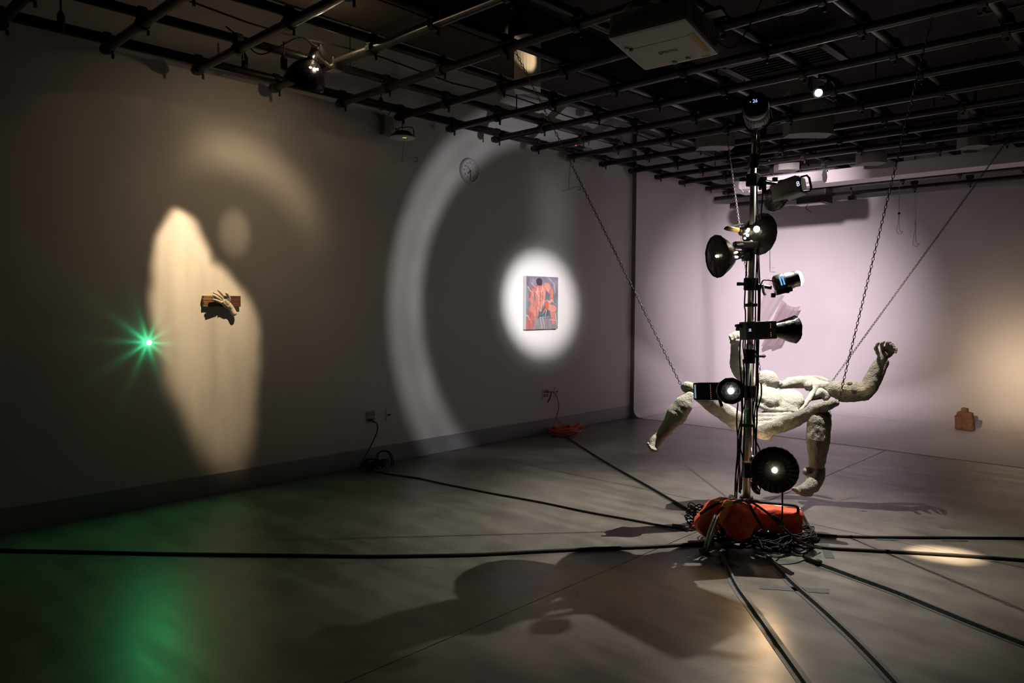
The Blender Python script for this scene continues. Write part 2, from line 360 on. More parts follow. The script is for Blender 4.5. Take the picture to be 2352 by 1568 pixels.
def ring(bm, c, x, y, r, n, ry=None):
    return [bm.verts.new(c + x * (math.cos(2 * PI * i / n) * r) + y * (math.sin(2 * PI * i / n) * (ry or r))) for i in range(n)]
def bridge(bm, a, b):
    n = len(a)
    for i in range(n): bm.faces.new((a[i], a[(i + 1) % n], b[(i + 1) % n], b[i]))

def add_lathe(bm, o, axis, prof, n=24, caps=True, jit=0.0, squash=1.0):
    """prof: list of (t along axis, radius)"""
    x, y, z = basis(axis); o = V(o); last = None
    for k, (t, r) in enumerate(prof):
        rg = ring(bm, o + z * t, x, y, max(r, 1e-4), n, max(r, 1e-4) * squash)
        if jit:
            for i, v in enumerate(rg): v.co += (v.co - (o + z * t)) * (jit * math.sin(i * 2.7 + k * 1.9)) + z * (jit * r * 0.6 * math.cos(i * 1.7 + k))
        if last: bridge(bm, last, rg)
        elif caps: bm.faces.new(rg[::-1])
        last = rg
    if caps: bm.faces.new(last)

def add_cyl(bm, a, b, r0, r1=None, n=16, caps=True):
    a, b = V(a), V(b)
    add_lathe(bm, a, b - a, [(0, r0), ((b - a).length, r0 if r1 is None else r1)], n, caps)

def add_tube(bm, pts, r, n=8, caps=True, flat=None):
    pts = [V(p) for p in pts]; last = None; N = len(pts)
    px = None
    for i, p in enumerate(pts):
        t = (pts[min(i + 1, N - 1)] - pts[max(i - 1, 0)])
        if t.length < 1e-7: t = V((0, 0, 1))
        t.normalize()
        if px is None: x, y, _ = basis(t)
        else:
            x = px - t * px.dot(t)
            x = x.normalized() if x.length > 1e-5 else basis(t)[0]
            y = t.cross(x)
        px = x
        rr = r[i] if isinstance(r, (list, tuple)) else r
        rg = ring(bm, p, x, y, rr, n)
        if last: bridge(bm, last, rg)
        elif caps: bm.faces.new(rg[::-1])
        last = rg
    if caps: bm.faces.new(last)

def curve(pts, k=6):
    """Catmull-Rom through the points"""
    P = [V(p) for p in pts]; P = [P[0] * 2 - P[1]] + P + [P[-1] * 2 - P[-2]]; out = []
    for i in range(1, len(P) - 2):
        for j in range(k):
            t = j / k; a, b, c, d = P[i - 1], P[i], P[i + 1], P[i + 2]
            out.append(0.5 * ((2 * b) + (c - a) * t + (2 * a - 5 * b + 4 * c - d) * t * t + (3 * b - a - 3 * c + d) * t ** 3))
    out.append(P[-2]); return out

def add_ell(bm, c, ax, rad, sub=2):
    r = bmesh.ops.create_icosphere(bm, subdivisions=sub, radius=1.0)
    for v in r['verts']:
        p = v.co.copy(); v.co = V(c) + ax[0] * (p.x * rad[0]) + ax[1] * (p.y * rad[1]) + ax[2] * (p.z * rad[2])

def obj(name, bm, m, parent=None, smooth=False, label=None, loc=None):
    """links the bmesh as one mesh object; verts are world coordinates, the origin sits at the thing's base"""
    org = V(loc) if loc is not None else V((0, 0, 0))
    if parent is not None:
        org = V(parent.get('_o', (0, 0, 0)))
    if org.length:
        for v in bm.verts: v.co -= org
    me = D.meshes.new(name); bm.to_mesh(me); bm.free()
    if smooth:
        for p in me.polygons: p.use_smooth = True
    if m: me.materials.append(m)
    o = D.objects.new(name, me); COL.objects.link(o)
    if parent is not None: o.parent = parent
    else: o.location = org
    o['_o'] = tuple(org)
    if label: o['label'] = label
    return o
def tag(o, label, cat, group=None):
    o['label'] = label; o['category'] = cat
    if group: o['group'] = group
    return o
def thing(name, label, cat, loc, group=None):
    o = D.objects.new(name, None); COL.objects.link(o); o.location = loc; o.empty_display_size = 0.1
    o['_o'] = tuple(loc); return tag(o, label, cat, group)
def structure(o): o['kind'] = 'structure'; return o
def B(): return bmesh.new()
def dupe(o, parent, delta):
    c = o.copy(); COL.objects.link(c); c.parent = parent; c.location = o.location + V(delta); return c
def text(name, s, size, loc, xdir, ydir, m, parent, depth=0.0008, label=None):
    cu = D.curves.new(name, 'FONT'); cu.body = s; cu.size = size; cu.align_x = 'CENTER'; cu.align_y = 'CENTER'; cu.extrude = depth
    cu.materials.append(m)
    tmp = D.objects.new(name, cu); COL.objects.link(tmp); bpy.context.view_layer.update()
    me = D.meshes.new_from_object(tmp.evaluated_get(bpy.context.evaluated_depsgraph_get())); D.objects.remove(tmp)
    me.name = name; me.materials.clear(); me.materials.append(m)
    o = D.objects.new(name, me); COL.objects.link(o)
    x = V(xdir).normalized(); y = V(ydir); y = (y - x * y.dot(x)).normalized(); z = x.cross(y)
    p = V(loc) - V(parent.get('_o', (0, 0, 0)))
    o.parent = parent
    o.matrix_local = Matrix(((x.x, y.x, z.x, p.x), (x.y, y.y, z.y, p.y), (x.z, y.z, z.z, p.z), (0, 0, 0, 1)))
    if label: o['label'] = label
    return o

# ================================================================== ROOM
ZG = 3.17          # height of the cross pipes
ZC = 3.95          # ceiling
YCYC, YFAR, XCYC = 8.20, 10.82, 0.055
# floor: poured slabs with saw-cut joints
fl = D.objects.new('floor', None); COL.objects.link(fl); fl['kind'] = 'structure'; fl['_o'] = (0, 0, 0)
bm = B(); add_box(bm, (4.6, 4.0, -0.065), 5.0, 8.0, 0.055); obj('subfloor', bm, M['joint'], fl)
xs = [-0.3, 0.06, 3.2, 6.34, 9.5]; ys = [-4.0, 5.05, 8.2, 11.6]
for i in range(len(xs) - 1):
    for j in range(len(ys) - 1):
        bm = B(); g = 0.0035
        add_box(bm, ((xs[i] + xs[i + 1]) / 2, (ys[j] + ys[j + 1]) / 2, -0.006), (xs[i + 1] - xs[i]) / 2 - g, (ys[j + 1] - ys[j]) / 2 - g, 0.006)
        obj('slab', bm, M['floor'], fl)
# walls
bm = B(); add_box(bm, (-0.06, 3.8, 2.0), 0.06, 7.4, 2.05); structure(obj('wall_left', bm, M['wall']))
bm = B(); add_box(bm, (4.6, 11.05, 2.0), 5.0, 0.06, 2.05); structure(obj('wall_far', bm, M['wall']))
bm = B(); add_box(bm, (9.6, 3.8, 2.0), 0.06, 7.4, 2.05); structure(obj('wall_right', bm, M['dimwall']))
bm = B(); add_box(bm, (4.6, -3.6, 2.0), 5.0, 0.06, 2.05); structure(obj('wall_back', bm, M['dimwall']))
bm = B(); add_box(bm, (4.6, 3.8, ZC + 0.06), 5.0, 7.5, 0.06); structure(obj('ceiling', bm, M['ceil']))
# baseboard of the left wall
bm = B(); add_box(bm, (0.006, 2.3, 0.082), 0.006, 5.88, 0.082, bevel=0.004); structure(obj('baseboard_left', bm, M['base']))

# cyclorama: a side panel and a far panel that both sweep into a painted floor sheet
def cyc_profile(r, top):
    pts = [(0.0, top), (0.0, r)]
    for k in range(1, 9): a = k / 8 * PI / 2; pts.append((r - r * math.cos(a), r - r * math.sin(a)))
    return pts
cyc = D.objects.new('wall_cyclorama', None); COL.objects.link(cyc); cyc['kind'] = 'structure'; cyc['_o'] = (0, 0, 0)
RS, RF = 0.105, 0.29
pa, pb = cyc_profile(RS, 3.75), cyc_profile(RF, 3.75)
bm = B()
rows = []
for (u, z), (uf, zf) in zip(pa, pb):
    row = []
    row.append(bm.verts.new((XCYC + u, YCYC, z + 0.004)))
    row.append(bm.verts.new((XCYC + u, YFAR - 0.55, z + 0.004)))
    for k in range(1, 8):                                  # rounded upright corner
        a = k / 8 * PI / 2
        cxy = (XCYC + 0.55, YFAR - 0.55)
        fr = math.sin(a) ** 2; uu = u * (1 - fr) + uf * fr; zz = z * (1 - fr) + zf * fr
        row.append(bm.verts.new((cxy[0] - (0.55 - uu) * math.cos(a), cxy[1] + (0.55 - uu) * math.sin(a), zz + 0.004)))
    row.append(bm.verts.new((XCYC + 0.55, YFAR - uf, zf + 0.004)))
    row.append(bm.verts.new((9.4, YFAR - uf, zf + 0.004)))
    rows.append(row)
for a, b in zip(rows, rows[1:]):
    for i in range(len(a) - 1): bm.faces.new((a[i], a[i + 1], b[i + 1], b[i]))
obj('cove_panel', bm, M['cyc'], cyc, smooth=True)
# end face of the side panel that looks at the room
bm = B(); fr = [bm.verts.new((0.0, YCYC, 3.754)), bm.verts.new((0.0, YCYC, 0.002))] + [bm.verts.new((XCYC + RS + 0.02, YCYC, 0.002)), bm.verts.new((XCYC + RS + 0.02, YCYC, 0.010))]
fr += [bm.verts.new((XCYC + u, YCYC, z + 0.004)) for u, z in pa[::-1]]
f = bm.faces.new(fr); r = bmesh.ops.extrude_face_region(bm, geom=[f])
bmesh.ops.translate(bm, verts=[v for v in r['geom'] if isinstance(v, bmesh.types.BMVert)], vec=(0, -0.012, 0)); bmesh.ops.recalc_face_normals(bm, faces=bm.faces[:])
obj('end_cap', bm, M['cycedge'], cyc)
bm = B(); add_box(bm, (4.79, 9.36, 0.0), 4.62, 1.165, 0.004); obj('floor_sheet', bm, M['cycfloor'], cyc)
bm = B(); add_box(bm, (4.79, YFAR - RF - 0.004, 0.006), 4.45, 0.006, 0.0025); obj('seam_bead', bm, M['cyc'], cyc)

# pale soffit beam beyond the grid
bm = B(); add_box(bm, (5.2, 9.42, 3.075), 4.3, 0.16, 0.075); structure(obj('trim_beam', bm, M['beam']))
bm = B(); add_box(bm, (5.2, 9.42, 3.40), 4.3, 0.42, 0.05); structure(obj('trim_soffit', bm, M['ceil']))

# ------------------------------------------------------------------ pipe grid
grid = thing('pipe_grid', 'black steel pipe grid hanging under the dark ceiling', 'pipe grid', (4.0, 5.0, ZG))
LX = [0.30, 0.91, 1.56, 2.19, 2.80, 3.41, 4.02, 4.65, 5.27, 5.9, 6.5]
CYS = [-0.06, 0.54, 1.14, 1.73, 2.33, 2.93, 3.53, 4.14, 4.75, 5.36, 5.96, 6.56, 7.16, 7.77, 8.36, 8.96, 9.68, 10.20]
PR = 0.030
bm = B(); add_cyl(bm, (0.24, 0, ZG), (8.6, 0, ZG), PR, n=14)
for v in bm.verts: v.co -= V((0, 0, 0))
pm = D.meshes.new('cross_pipe'); bm.to_mesh(pm); bm.free(); pm.materials.append(M['pipe'])
for p in pm.polygons: p.use_smooth = len(p.vertices) == 4
bm = B()                                             # swivel clamp: two collars and a block with a bolt
add_lathe(bm, (-0.020, 0, 0), (1, 0, 0), [(0, .041), (0.040, .041)], 14)
add_lathe(bm, (0, -0.020, 0.062), (0, 1, 0), [(0, .041), (0.040, .041)], 14)
add_box(bm, (0, 0, 0.031), 0.024, 0.024, 0.02); add_cyl(bm, (0.0, 0.034, -0.028), (0, 0.034, -0.062), 0.009, n=6); add_cyl(bm, (0, -0.03, 0.03), (0.05, -0.045, 0.02), 0.007, n=6)
cm = D.meshes.new('clamp'); bm.to_mesh(cm); bm.free(); cm.materials.append(M['iron'])
G0 = V(grid['_o'])
for y in CYS:
    o = D.objects.new('cross_pipe', pm); COL.objects.link(o); o.parent = grid; o.location = V((0, y, 0)) - G0
    for x in LX:
        if x > 5.3 and y > 3: continue
        if y < 1.0: continue
        if y > 9.3 and x < 2: pass
        c = D.objects.new('clamp', cm); COL.objects.link(c); c.parent = o; c.location = (x, 0, ZG)
bm = B(); add_cyl(bm, (0, -0.6, ZG + 0.062), (0, 10.35, ZG + 0.062), PR, n=14)
lm = D.meshes.new('long_pipe'); bm.to_mesh(lm); bm.free(); lm.materials.append(M['pipe'])
for p in lm.polygons: p.use_smooth = len(p.vertices) == 4
for x in LX:
    o = D.objects.new('long_pipe', lm); COL.objects.link(o); o.parent = grid; o.location = V((x, 0, 0)) - G0
for y, z in ((9.83, 3.035), (10.32, 2.995)):               # two lower pipes before the far wall
    bm = B(); add_cyl(bm, (0.30, y, z), (8.6, y, z), PR, n=14); o = obj('cross_pipe', bm, M['pipe'], grid, True)
    for x in (1.56, 2.8, 3.41, 4.02, 4.65):
        c = D.objects.new('clamp', cm); COL.objects.link(c); c.parent = o; c.location = V((x, y, z)) - G0
        bm = B(); add_cyl(bm, (x, y, z + .05), (x, y, ZG + .5), 0.007, n=6); obj('drop_rod', bm, M['iron'], o)
bm = B(); add_cyl(bm, (0.34, -0.6, ZG + 0.02), (0.34, 10.35, ZG + 0.02), 0.012, n=8); obj('conduit', bm, M['pipe'], grid)
for x in (0.91, 2.19, 3.41, 5.27):
    for y in (1.45, 3.2, 5.0, 6.9, 8.7):
        bm = B(); add_cyl(bm, (x, y, ZG + 0.09), (x, y, ZC), 0.006, n=6); obj('hanger_rod', bm, M['iron'], grid)
# second conduit run with sagging cable above the wall pipes
for k, x in enumerate((0.72, 1.1)):
    bm = B(); add_tube(bm, [V((x, y, ZG + 0.13 + 0.02 * math.sin(y * 4 + k))) for y in [0.2 + 0.35 * i for i in range(29)]], 0.006, 6); obj('signal_cable', bm, M['cable'], grid)

# ------------------------------------------------------------------ ceiling ducts and fittings
def big_duct(x0, x1, y0, y1, z0, z1, lab, nm='duct'):
    bm = B(); add_box(bm, ((x0 + x1) / 2, (y0 + y1) / 2, (z0 + z1) / 2), (x1 - x0) / 2, (y1 - y0) / 2, (z1 - z0) / 2, bevel=0.01)
    o = thing('air_duct', lab, 'duct', ((x0 + x1) / 2, (y0 + y1) / 2, z0))
    obj('duct_shell', bm, M['ceil'], o)
    for k in range(5):
        yy = y0 + (y1 - y0) * (k + .5) / 5
        bm = B(); add_box(bm, ((x0 + x1) / 2, yy, (z0 + z1) / 2), (x1 - x0) / 2 + .012, 0.015, (z1 - z0) / 2 + .012); obj('duct_flange', bm, M['iron'], o)
big_duct(4.35, 4.85, 3.2, 9.0, 3.55, 3.93, 'long dark sheet metal duct above the pipes at upper right')
big_duct(0.95, 1.45, 1.0, 9.0, 3.55, 3.93, 'long dark sheet metal duct above the pipes near the left wall')
# vent
vc = V((2.66, 6.72, 3.72))
t = thing('air_vent', 'rectangular louvred air vent in the dark ceiling behind the pole head', 'vent', vc)
bm = B()
for sx, sy, hx, hy in ((-.46, 0, .035, .30), (.46, 0, .035, .30), (0, -.285, .46, .035), (0, .285, .46, .035)): add_box(bm, vc + V((sx, sy, 0)), hx, hy, 0.012)
obj('frame', bm, M['vent'], t)
for k in range(7):
    bm = B(); a = V((0, math.cos(.7), math.sin(.7))); add_box(bm, vc + V((0, -.21 + k * .07, 0.02)), .43, .028, .003, (V((1, 0, 0)), a, V((1, 0, 0)).cross(a))); obj('louvre', bm, M['vent'], t)
bm = B(); add_box(bm, vc + V((0, 0, .06)), .45, .28, .02); obj('backing', bm, M['black'], t)
# recessed downlights
def downlight(p, r, lab):
    t = thing('downlight', lab, 'downlight', p, 'round recessed downlights')
    bm = B(); add_lathe(bm, p, (0, 0, 1), [(0.0, r), (-0.006, r * 1.0), (-0.006, r * .9), (0.03, r * .85)], 28, caps=False); obj('trim_ring', bm, M['ringlight'], t, smooth=True)
    bm = B(); add_lathe(bm, p + V((0, 0, .03)), (0, 0, 1), [(0.0, r * .85), (0.004, 0.001)], 28, caps=False); obj('reflector', bm, M['vent'], t, smooth=True)
downlight(onZ(1817, 18, 3.55), 0.125, 'round white downlight at the top edge above the projector')
downlight(onZ(2001, 374, 3.345), 0.105, 'left round downlight in the soffit before the pale beam')
downlight(onZ(2236, 345, 3.345), 0.12, 'right round downlight in the soffit before the pale beam')

# white boxes hanging between the pipes
def hung_box(px, py, z, w_, h_, lab, rot=0.0, mt='ductwhite'):
    c = onZ(px, py, z)
    t = thing('hanging_speaker', lab, 'speaker', c, 'white boxes hung above the pipe grid')
    ax = (V((math.cos(rot), math.sin(rot), 0)), V((-math.sin(rot), math.cos(rot), 0)), V((0, 0, 1)))
    bm = B()
    n = 8; pr = []
    for k in range(n + 1):
        a = k / n; pr.append((-w_ / 2 + w_ * a, -0.09 - 0.05 * math.sin(PI * a)))
    pts = pr + [(w_ / 2, 0.10), (-w_ / 2, 0.10)]
    lo = [bm.verts.new(c + ax[0] * x + ax[1] * y + V((0, 0, -h_ / 2))) for x, y in pts]
    f = bm.faces.new(lo); r = bmesh.ops.extrude_face_region(bm, geom=[f])
    bmesh.ops.translate(bm, verts=[v for v in r['geom'] if isinstance(v, bmesh.types.BMVert)], vec=(0, 0, h_)); bmesh.ops.recalc_face_normals(bm, faces=bm.faces[:])
    obj('cabinet', bm, M[mt], t)
    bm = B(); add_cyl(bm, c + V((0, 0, h_ / 2)), V((c.x, c.y, ZC)), 0.012, n=8); obj('stem', bm, M['iron'], t)
    bm = B(); add_box(bm, c + V((0, 0, h_ / 2 + .01)), w_ / 2 * .5, .05, .01, ax); obj('top_bracket', bm, M['iron'], t)
hung_box(1212, 150, 3.42, 0.21, 0.40, 'white curved box above the pipes, lit by a warm beam', 0.72, 'white')
hung_box(1643, 305, 3.27, 0.36, 0.32, 'white box behind the pipes, nearest the chain left of the pole', 0.72)
hung_box(1857, 262, 3.27, 0.40, 0.40, 'white box behind the pipes, just under the small bright lamp', 0.72)
hung_box(2002, 341, 3.225, 0.26, 0.34, 'white box behind the pipes, above the left soffit downlight', 0.72)
hung_box(1807, 366, 3.225, 0.24, 0.28, 'white box behind the pipes, right above the screen casing', 0.72)
hung_box(2237, 297, 3.25, 0.22, 0.36, 'white box behind the pipes, above the right soffit downlight', 0.72)

# ------------------------------------------------------------------ projector
pj = V((3.5859, 3.2434, 2.7874)); ya, ro = 0.0823, -0.1708
mx = Matrix.Rotation(ya, 3, 'Z') @ Matrix.Rotation(ro, 3, 'X')
pa_ = (mx @ V((1, 0, 0)), mx @ V((0, 1, 0)), mx @ V((0, 0, 1)))
t = thing('projector', 'white ceiling projector hanging upside down from the pipe grid', 'projector', pj)
bm = B(); add_box(bm, pj + pa_[2] * 0.062, 0.2105, 0.193, 0.062, pa_, bevel=0.016); obj('housing', bm, M['white'], t, smooth=False)
bm = B(); add_lathe(bm, pj + pa_[0] * -0.07 + pa_[1] * -0.13 + pa_[2] * 0.118, pa_[2], [(0, .085), (.028, .083), (.034, .074)], 28); obj('lens_hood', bm, M['white'], t)
bm = B()
for k in range(12): add_box(bm, pj + pa_[0] * 0.2115 + pa_[1] * (-.14 + k * .026) + pa_[2] * .062, .001, .005, .04, pa_)
obj('side_grille', bm, M['dusk'], t)['kind'] = 'stuff'
bm = B(); add_box(bm, pj + pa_[0] * 0.176 + pa_[1] * .035 + pa_[2] * -.0008, .0135, .10, .0008, pa_); obj('warning_sticker', bm, M['yellow'], t)
bm = B(); add_box(bm, pj + pa_[0] * 0.15 + pa_[1] * .175 + pa_[2] * -.0008, .022, .008, .0008, pa_); obj('small_sticker', bm, M['yellow'], t)
for fx, fy in ((-.168, -.07), (.06, .155), (-.02, .165)):
    bm = B(); add_lathe(bm, pj + pa_[0] * fx + pa_[1] * fy, -pa_[2], [(0, .013), (.008, .012), (.010, .004)], 16); obj('screw_foot', bm, M['white'], t)
bm = B(); add_box(bm, pj + pa_[0] * -.155 + pa_[1] * -.052 + pa_[2] * -.003, .009, .008, .004, pa_); obj('latch', bm, M['black'], t)
bm = B(); add_box(bm, pj + pa_[1] * -.05 + pa_[2] * -.0004, .19, .0012, .0006, pa_); obj('panel_seam', bm, M['dusk'], t)
text('brand_lettering', 'EPSON', 0.034, pj - pa_[2] * 0.0012 + pa_[0] * 0.0 + pa_[1] * 0.05, pa_[0], -pa_[1], M['dusk'], t)
text('front_lettering', 'EPSON', 0.026, pj - pa_[1] * 0.1935 + pa_[2] * .085 + pa_[0] * -.03, pa_[0], pa_[2], M['ink'], t)
bm = B(); add_cyl(bm, pj + pa_[2] * .12, V((pj.x, pj.y, ZG + .03)), .022, n=12); add_box(bm, pj + pa_[2] * .135, .06, .06, .008, pa_); obj('mount', bm, M['iron'], t)
bm = B(); add_box(bm, pj + pa_[0] * .25 + pa_[1] * .02 + pa_[2] * .13, .045, .03, .012, pa_); obj('mount_arm', bm, M['dusk'], t)
bm = B(); add_tube(bm, curve([pj + pa_[0] * .20 + pa_[1] * .15 + pa_[2] * .06, pj + pa_[0] * .30 + pa_[1] * .18 + pa_[2] * .02, pj + pa_[0] * .42 + pa_[1] * .16 + pa_[2] * .22, V((4.02, 3.53, ZG + .03))]), .004, 6); obj('cable', bm, M['cable'], t)

# ------------------------------------------------------------------ left wall fittings
# wall clock
cl = onX(1076, 393, 0.0)
t = thing('wall_clock', 'small round grey wall clock high on the left wall', 'clock', cl)
bm = B(); add_lathe(bm, cl, (1, 0, 0), [(0, .128), (.030, .128), (.038, .120), (.038, .108), (.026, .104)], 40, caps=False); obj('case', bm, M['clockcase'], t, smooth=True)
bm = B(); add_lathe(bm, cl + V((.024, 0, 0)), (1, 0, 0), [(0, .106), (.002, .106)], 40); obj('dial', bm, M['white'], t)
for h in range(1, 13):
    a = h * PI / 6
    text('numeral', str(h), .032, cl + V((.0268, math.sin(a) * .082, math.cos(a) * .082)), (0, 1, 0), (0, 0, 1), M['ink'], t)
def hand_(nm, ang, l, wd, x):
    bm = B(); d = V((0, math.sin(ang), math.cos(ang))); s = V((0, math.cos(ang), -math.sin(ang)))
    add_box(bm, cl + V((x, 0, 0)) + d * (l / 2 - .008), .001, wd, l / 2, (V((1, 0, 0)), s, d)); obj(nm, bm, M['ink'], t)
hand_('hour_hand', math.radians(225), .052, .004, .029); hand_('minute_hand', math.radians(180), .082, .003, .031); hand_('second_hand', math.radians(315), .075, .001, .033)

# outlets and data plates
def outlet(px, py, w_, h_, m, lab, kind, label_grp):
    c = onX(px, py, 0.0)
    t = thing('wall_outlet' if kind == 'outlet' else 'data_plate', lab, 'outlet' if kind == 'outlet' else 'wall plate', c)
    bm = B(); add_box(bm, c + V((.004, 0, 0)), .004, w_ / 2, h_ / 2, bevel=.002); obj('plate', bm, m, t)
    if kind == 'outlet':
        for dy in (-1, 1):
            for dz in (-1, 1):
                bm = B(); add_box(bm, c + V((.010, dy * w_ * .23, dz * h_ * .2)), .003, w_ * .16, h_ * .15, bevel=.002); s = obj('socket', bm, M['dusk'], t)
                for q in (-1, 1):
                    bm = B(); add_box(bm, c + V((.0135, dy * w_ * .23 + q * .006, dz * h_ * .2)), .0006, .0015, .005); obj('slot', bm, M['ink'], s)
    else:
        for dy in (-1, 1):
            bm = B(); add_box(bm, c + V((.009, dy * .011, .0)), .0015, .008, .008); obj('jack', bm, M['ink'], t)
    return c
c1 = outlet(851, 957, .098, .118, M['grey'], 'grey metal double outlet with a black plug, above the black cable coil', 'outlet', '')
outlet(892, 952, .066, .115, M['cream'], 'cream data plate with two jacks beside the grey metal outlet', 'plate', '')
c2 = outlet(1253, 903, .105, .118, M['white'], 'pale double outlet with an orange plug, above the orange cord', 'outlet', '')
outlet(1278, 899, .066, .115, M['cream'], 'cream data plate with two jacks beside the orange plug outlet', 'plate', '')

def coil_path(c, r, n, turns, zs, seed, sq=0.8):
    rnd = random.Random(seed); pts = []
    ph = rnd.random() * 6
    for k in range(turns):
        rr = r * rnd.uniform(.55, 1.05); off = V((rnd.uniform(-.1, .1) * r, rnd.uniform(-.16, .16) * r, 0)); z0 = rnd.uniform(.0, 1.0)
        ti = rnd.uniform(-.35, .35)
        for i in range(n):
            a = ph + 2 * PI * i / n
            x, y = math.cos(a) * rr * sq, math.sin(a) * rr
            z = zs * z0 + .01 + max(0, x * ti + y * ti * .6) * .8 + .012 * math.sin(3 * a + k)
            pts.append(c + off + V((x, y, max(.008, z))))
    return pts
# black extension cord: coil at the outlet, taped run to the pole
def floor_pts(pxs, z): return [onZ(x, y, 0.0) + V((0, 0, z)) for x, y in pxs]
def ribbon(bm, pts, wd, h=.003, hump=0.0):
    """low strip along pts with a humped section"""
    prof = [(-1, 0.0006), (-.98, h), (-.38, h), (-.18, h + hump), (.18, h + hump), (.38, h), (.98, h), (1, 0.0006)]
    last = None
    for i, p in enumerate(pts):
        t = (pts[min(i + 1, len(pts) - 1)] - pts[max(i - 1, 0)]); t.z = 0; t.normalize(); s = V((-t.y, t.x, 0))
        rg = [bm.verts.new(V((p.x, p.y, 0)) + s * (u * wd / 2) + V((0, 0, zz))) for u, zz in prof]
        if last:
            for a in range(len(rg) - 1): bm.faces.new((last[a], last[a + 1], rg[a + 1], rg[a]))
        else: bm.faces.new(rg)
        last = rg
    bm.faces.new(last[::-1])

cc = onZ(850, 1078); cc.x = max(cc.x, .2)
t = thing('extension_cord', 'black extension cord plugged into the grey outlet, coiled by the baseboard', 'cord', cc)
bm = B(); add_tube(bm, coil_path(V((.2, cc.y, 0)), .135, 26, 9, .075, 3), .0065, 6); obj('coil', bm, M['cable'], t, True)
bm = B(); add_tube(bm, curve([c1 + V((.03, -.02, -.03)), c1 + V((.055, .03, -.06)), c1 + V((.05, .035, -.14)), c1 + V((.06, -.05, -.27)), V((.14, cc.y - .10, .06))]), .0055, 6); obj('lead', bm, M['cable'], t, True)
bm = B(); add_box(bm, c1 + V((.022, -.018, -.026)), .014, .018, .011, bevel=.004); obj('plug', bm, M['rubber'], t)
for k in range(2):
    a0 = V((.2, cc.y + .02 + .02 * k, .07)); bm = B()
    add_tube(bm, curve([a0, a0 + V((-.02, .04, .075 + .01 * k)), a0 + V((.02, .11, .085)), a0 + V((.03, .15, .02)), a0 + V((.02, .16, -.055))]), .006, 6); obj('loop', bm, M['cable'], t, True)
cable1 = [(862, 1085), (905, 1092), (960, 1100), (1020, 1113), (1080, 1125), (1130, 1135), (1240, 1155), (1350, 1178), (1450, 1196), (1560, 1217), (1590, 1219)]
bm = B(); add_tube(bm, curve(floor_pts(cable1, .008), 4), .0075, 8); obj('run', bm, M['cable'], t, True)

oc = onZ(1278, 993)
t = thing('orange_cord', 'bright orange extension cord heaped on the floor under its outlet', 'cord', oc)
for k in range(4):
    bm = B(); add_tube(bm, coil_path(V((.20, oc.y, 0)), .22, 26, 7, .055, 11 + k, .62), .0055, 6); obj('coil', bm, M['orange'], t, True)
bm = B(); add_tube(bm, curve([c2 + V((.03, .01, .02)), c2 + V((.07, .09, .0)), c2 + V((.08, .15, -.16)), c2 + V((.09, .10, -.30)), V((.2, oc.y, .10))]), .0065, 6); obj('lead', bm, M['orange'], t, True)
bm = B(); add_box(bm, c2 + V((.024, .012, .020)), .014, .014, .012, bevel=.004); obj('plug', bm, M['orange'], t)
bm = B(); add_tube(bm, [c2 + V((.05, .05, .015)), c2 + V((.055, .02, -.05)), c2 + V((.05, -.02, -.10))], .007, 6); obj('tie_strap', bm, M['strap'], t)
for k in range(5):
    a = -.6 + k * .35; p = V((.22, oc.y + .12 + .015 * k, .07)); bm = B()
    add_tube(bm, [p, p + V((.05 * k * .3, .13, .035 - .02 * k))], .0062, 6); obj('loose_end', bm, M['orange'], t)

# wall boxes and hanging disc
bx = onX(884, 291, 0.0)
t = thing('wall_box', 'grey junction box high on the left wall beside the disc lamp', 'box', bx)
bm = B(); add_box(bm, bx + V((.035, 0, 0)), .035, .055, .085, bevel=.006); obj('enclosure', bm, M['dusk'], t)
bm = B(); add_box(bm, bx + V((.012, .12, -.02)), .012, .045, .075, bevel=.004); obj('socket_plate', bm, M['white'], t)
for k in (-1, 1):
    bm = B(); add_box(bm, bx + V((.026, .12 + k * .014, -.01)), .003, .009, .009); obj('jack', bm, M['ink'], t)
bm = B(); add_tube(bm, [bx + V((.04, 0, .085)), bx + V((.05, .07, .20))], .006, 6); obj('conduit', bm, M['dusk'], t)
dp = V((.30, 4.16, 2.985))
t = thing('disc_lamp', 'round flat white disc hanging near the left wall with yellow light', 'lamp', dp)
bm = B(); add_lathe(bm, dp, (0, 0, 1), [(-.018, .02), (-.016, .075), (-.005, .113), (0, .115)], 36); obj('white_face', bm, M['white'], t, True)
bm = B(); add_lathe(bm, dp, (0, 0, 1), [(0.001, .116), (.022, .10), (.028, .078), (.050, .07), (.052, .01)], 36); obj('black_back', bm, M['black'], t, True)
bm = B(); add_box(bm, dp + V((.066, -.03, -.014)), .016, .005, .003, (V((.55, .83, 0)), V((-.83, .55, 0)), V((0, 0, 1)))); obj('indicator', bm, M['ledg'], t)
bm = B(); add_cyl(bm, dp + V((0, 0, .04)), V((dp.x, dp.y, ZG)), .004, n=6); obj('rod', bm, M['iron'], t)
bm = B(); add_tube(bm, curve([bx + V((.03, .13, .0)), dp + V((-.05, .02, .10)), dp + V((.06, .06, .09)), dp + V((.08, .07, .02))]), .004, 6); obj('cable', bm, M['cable'], t)
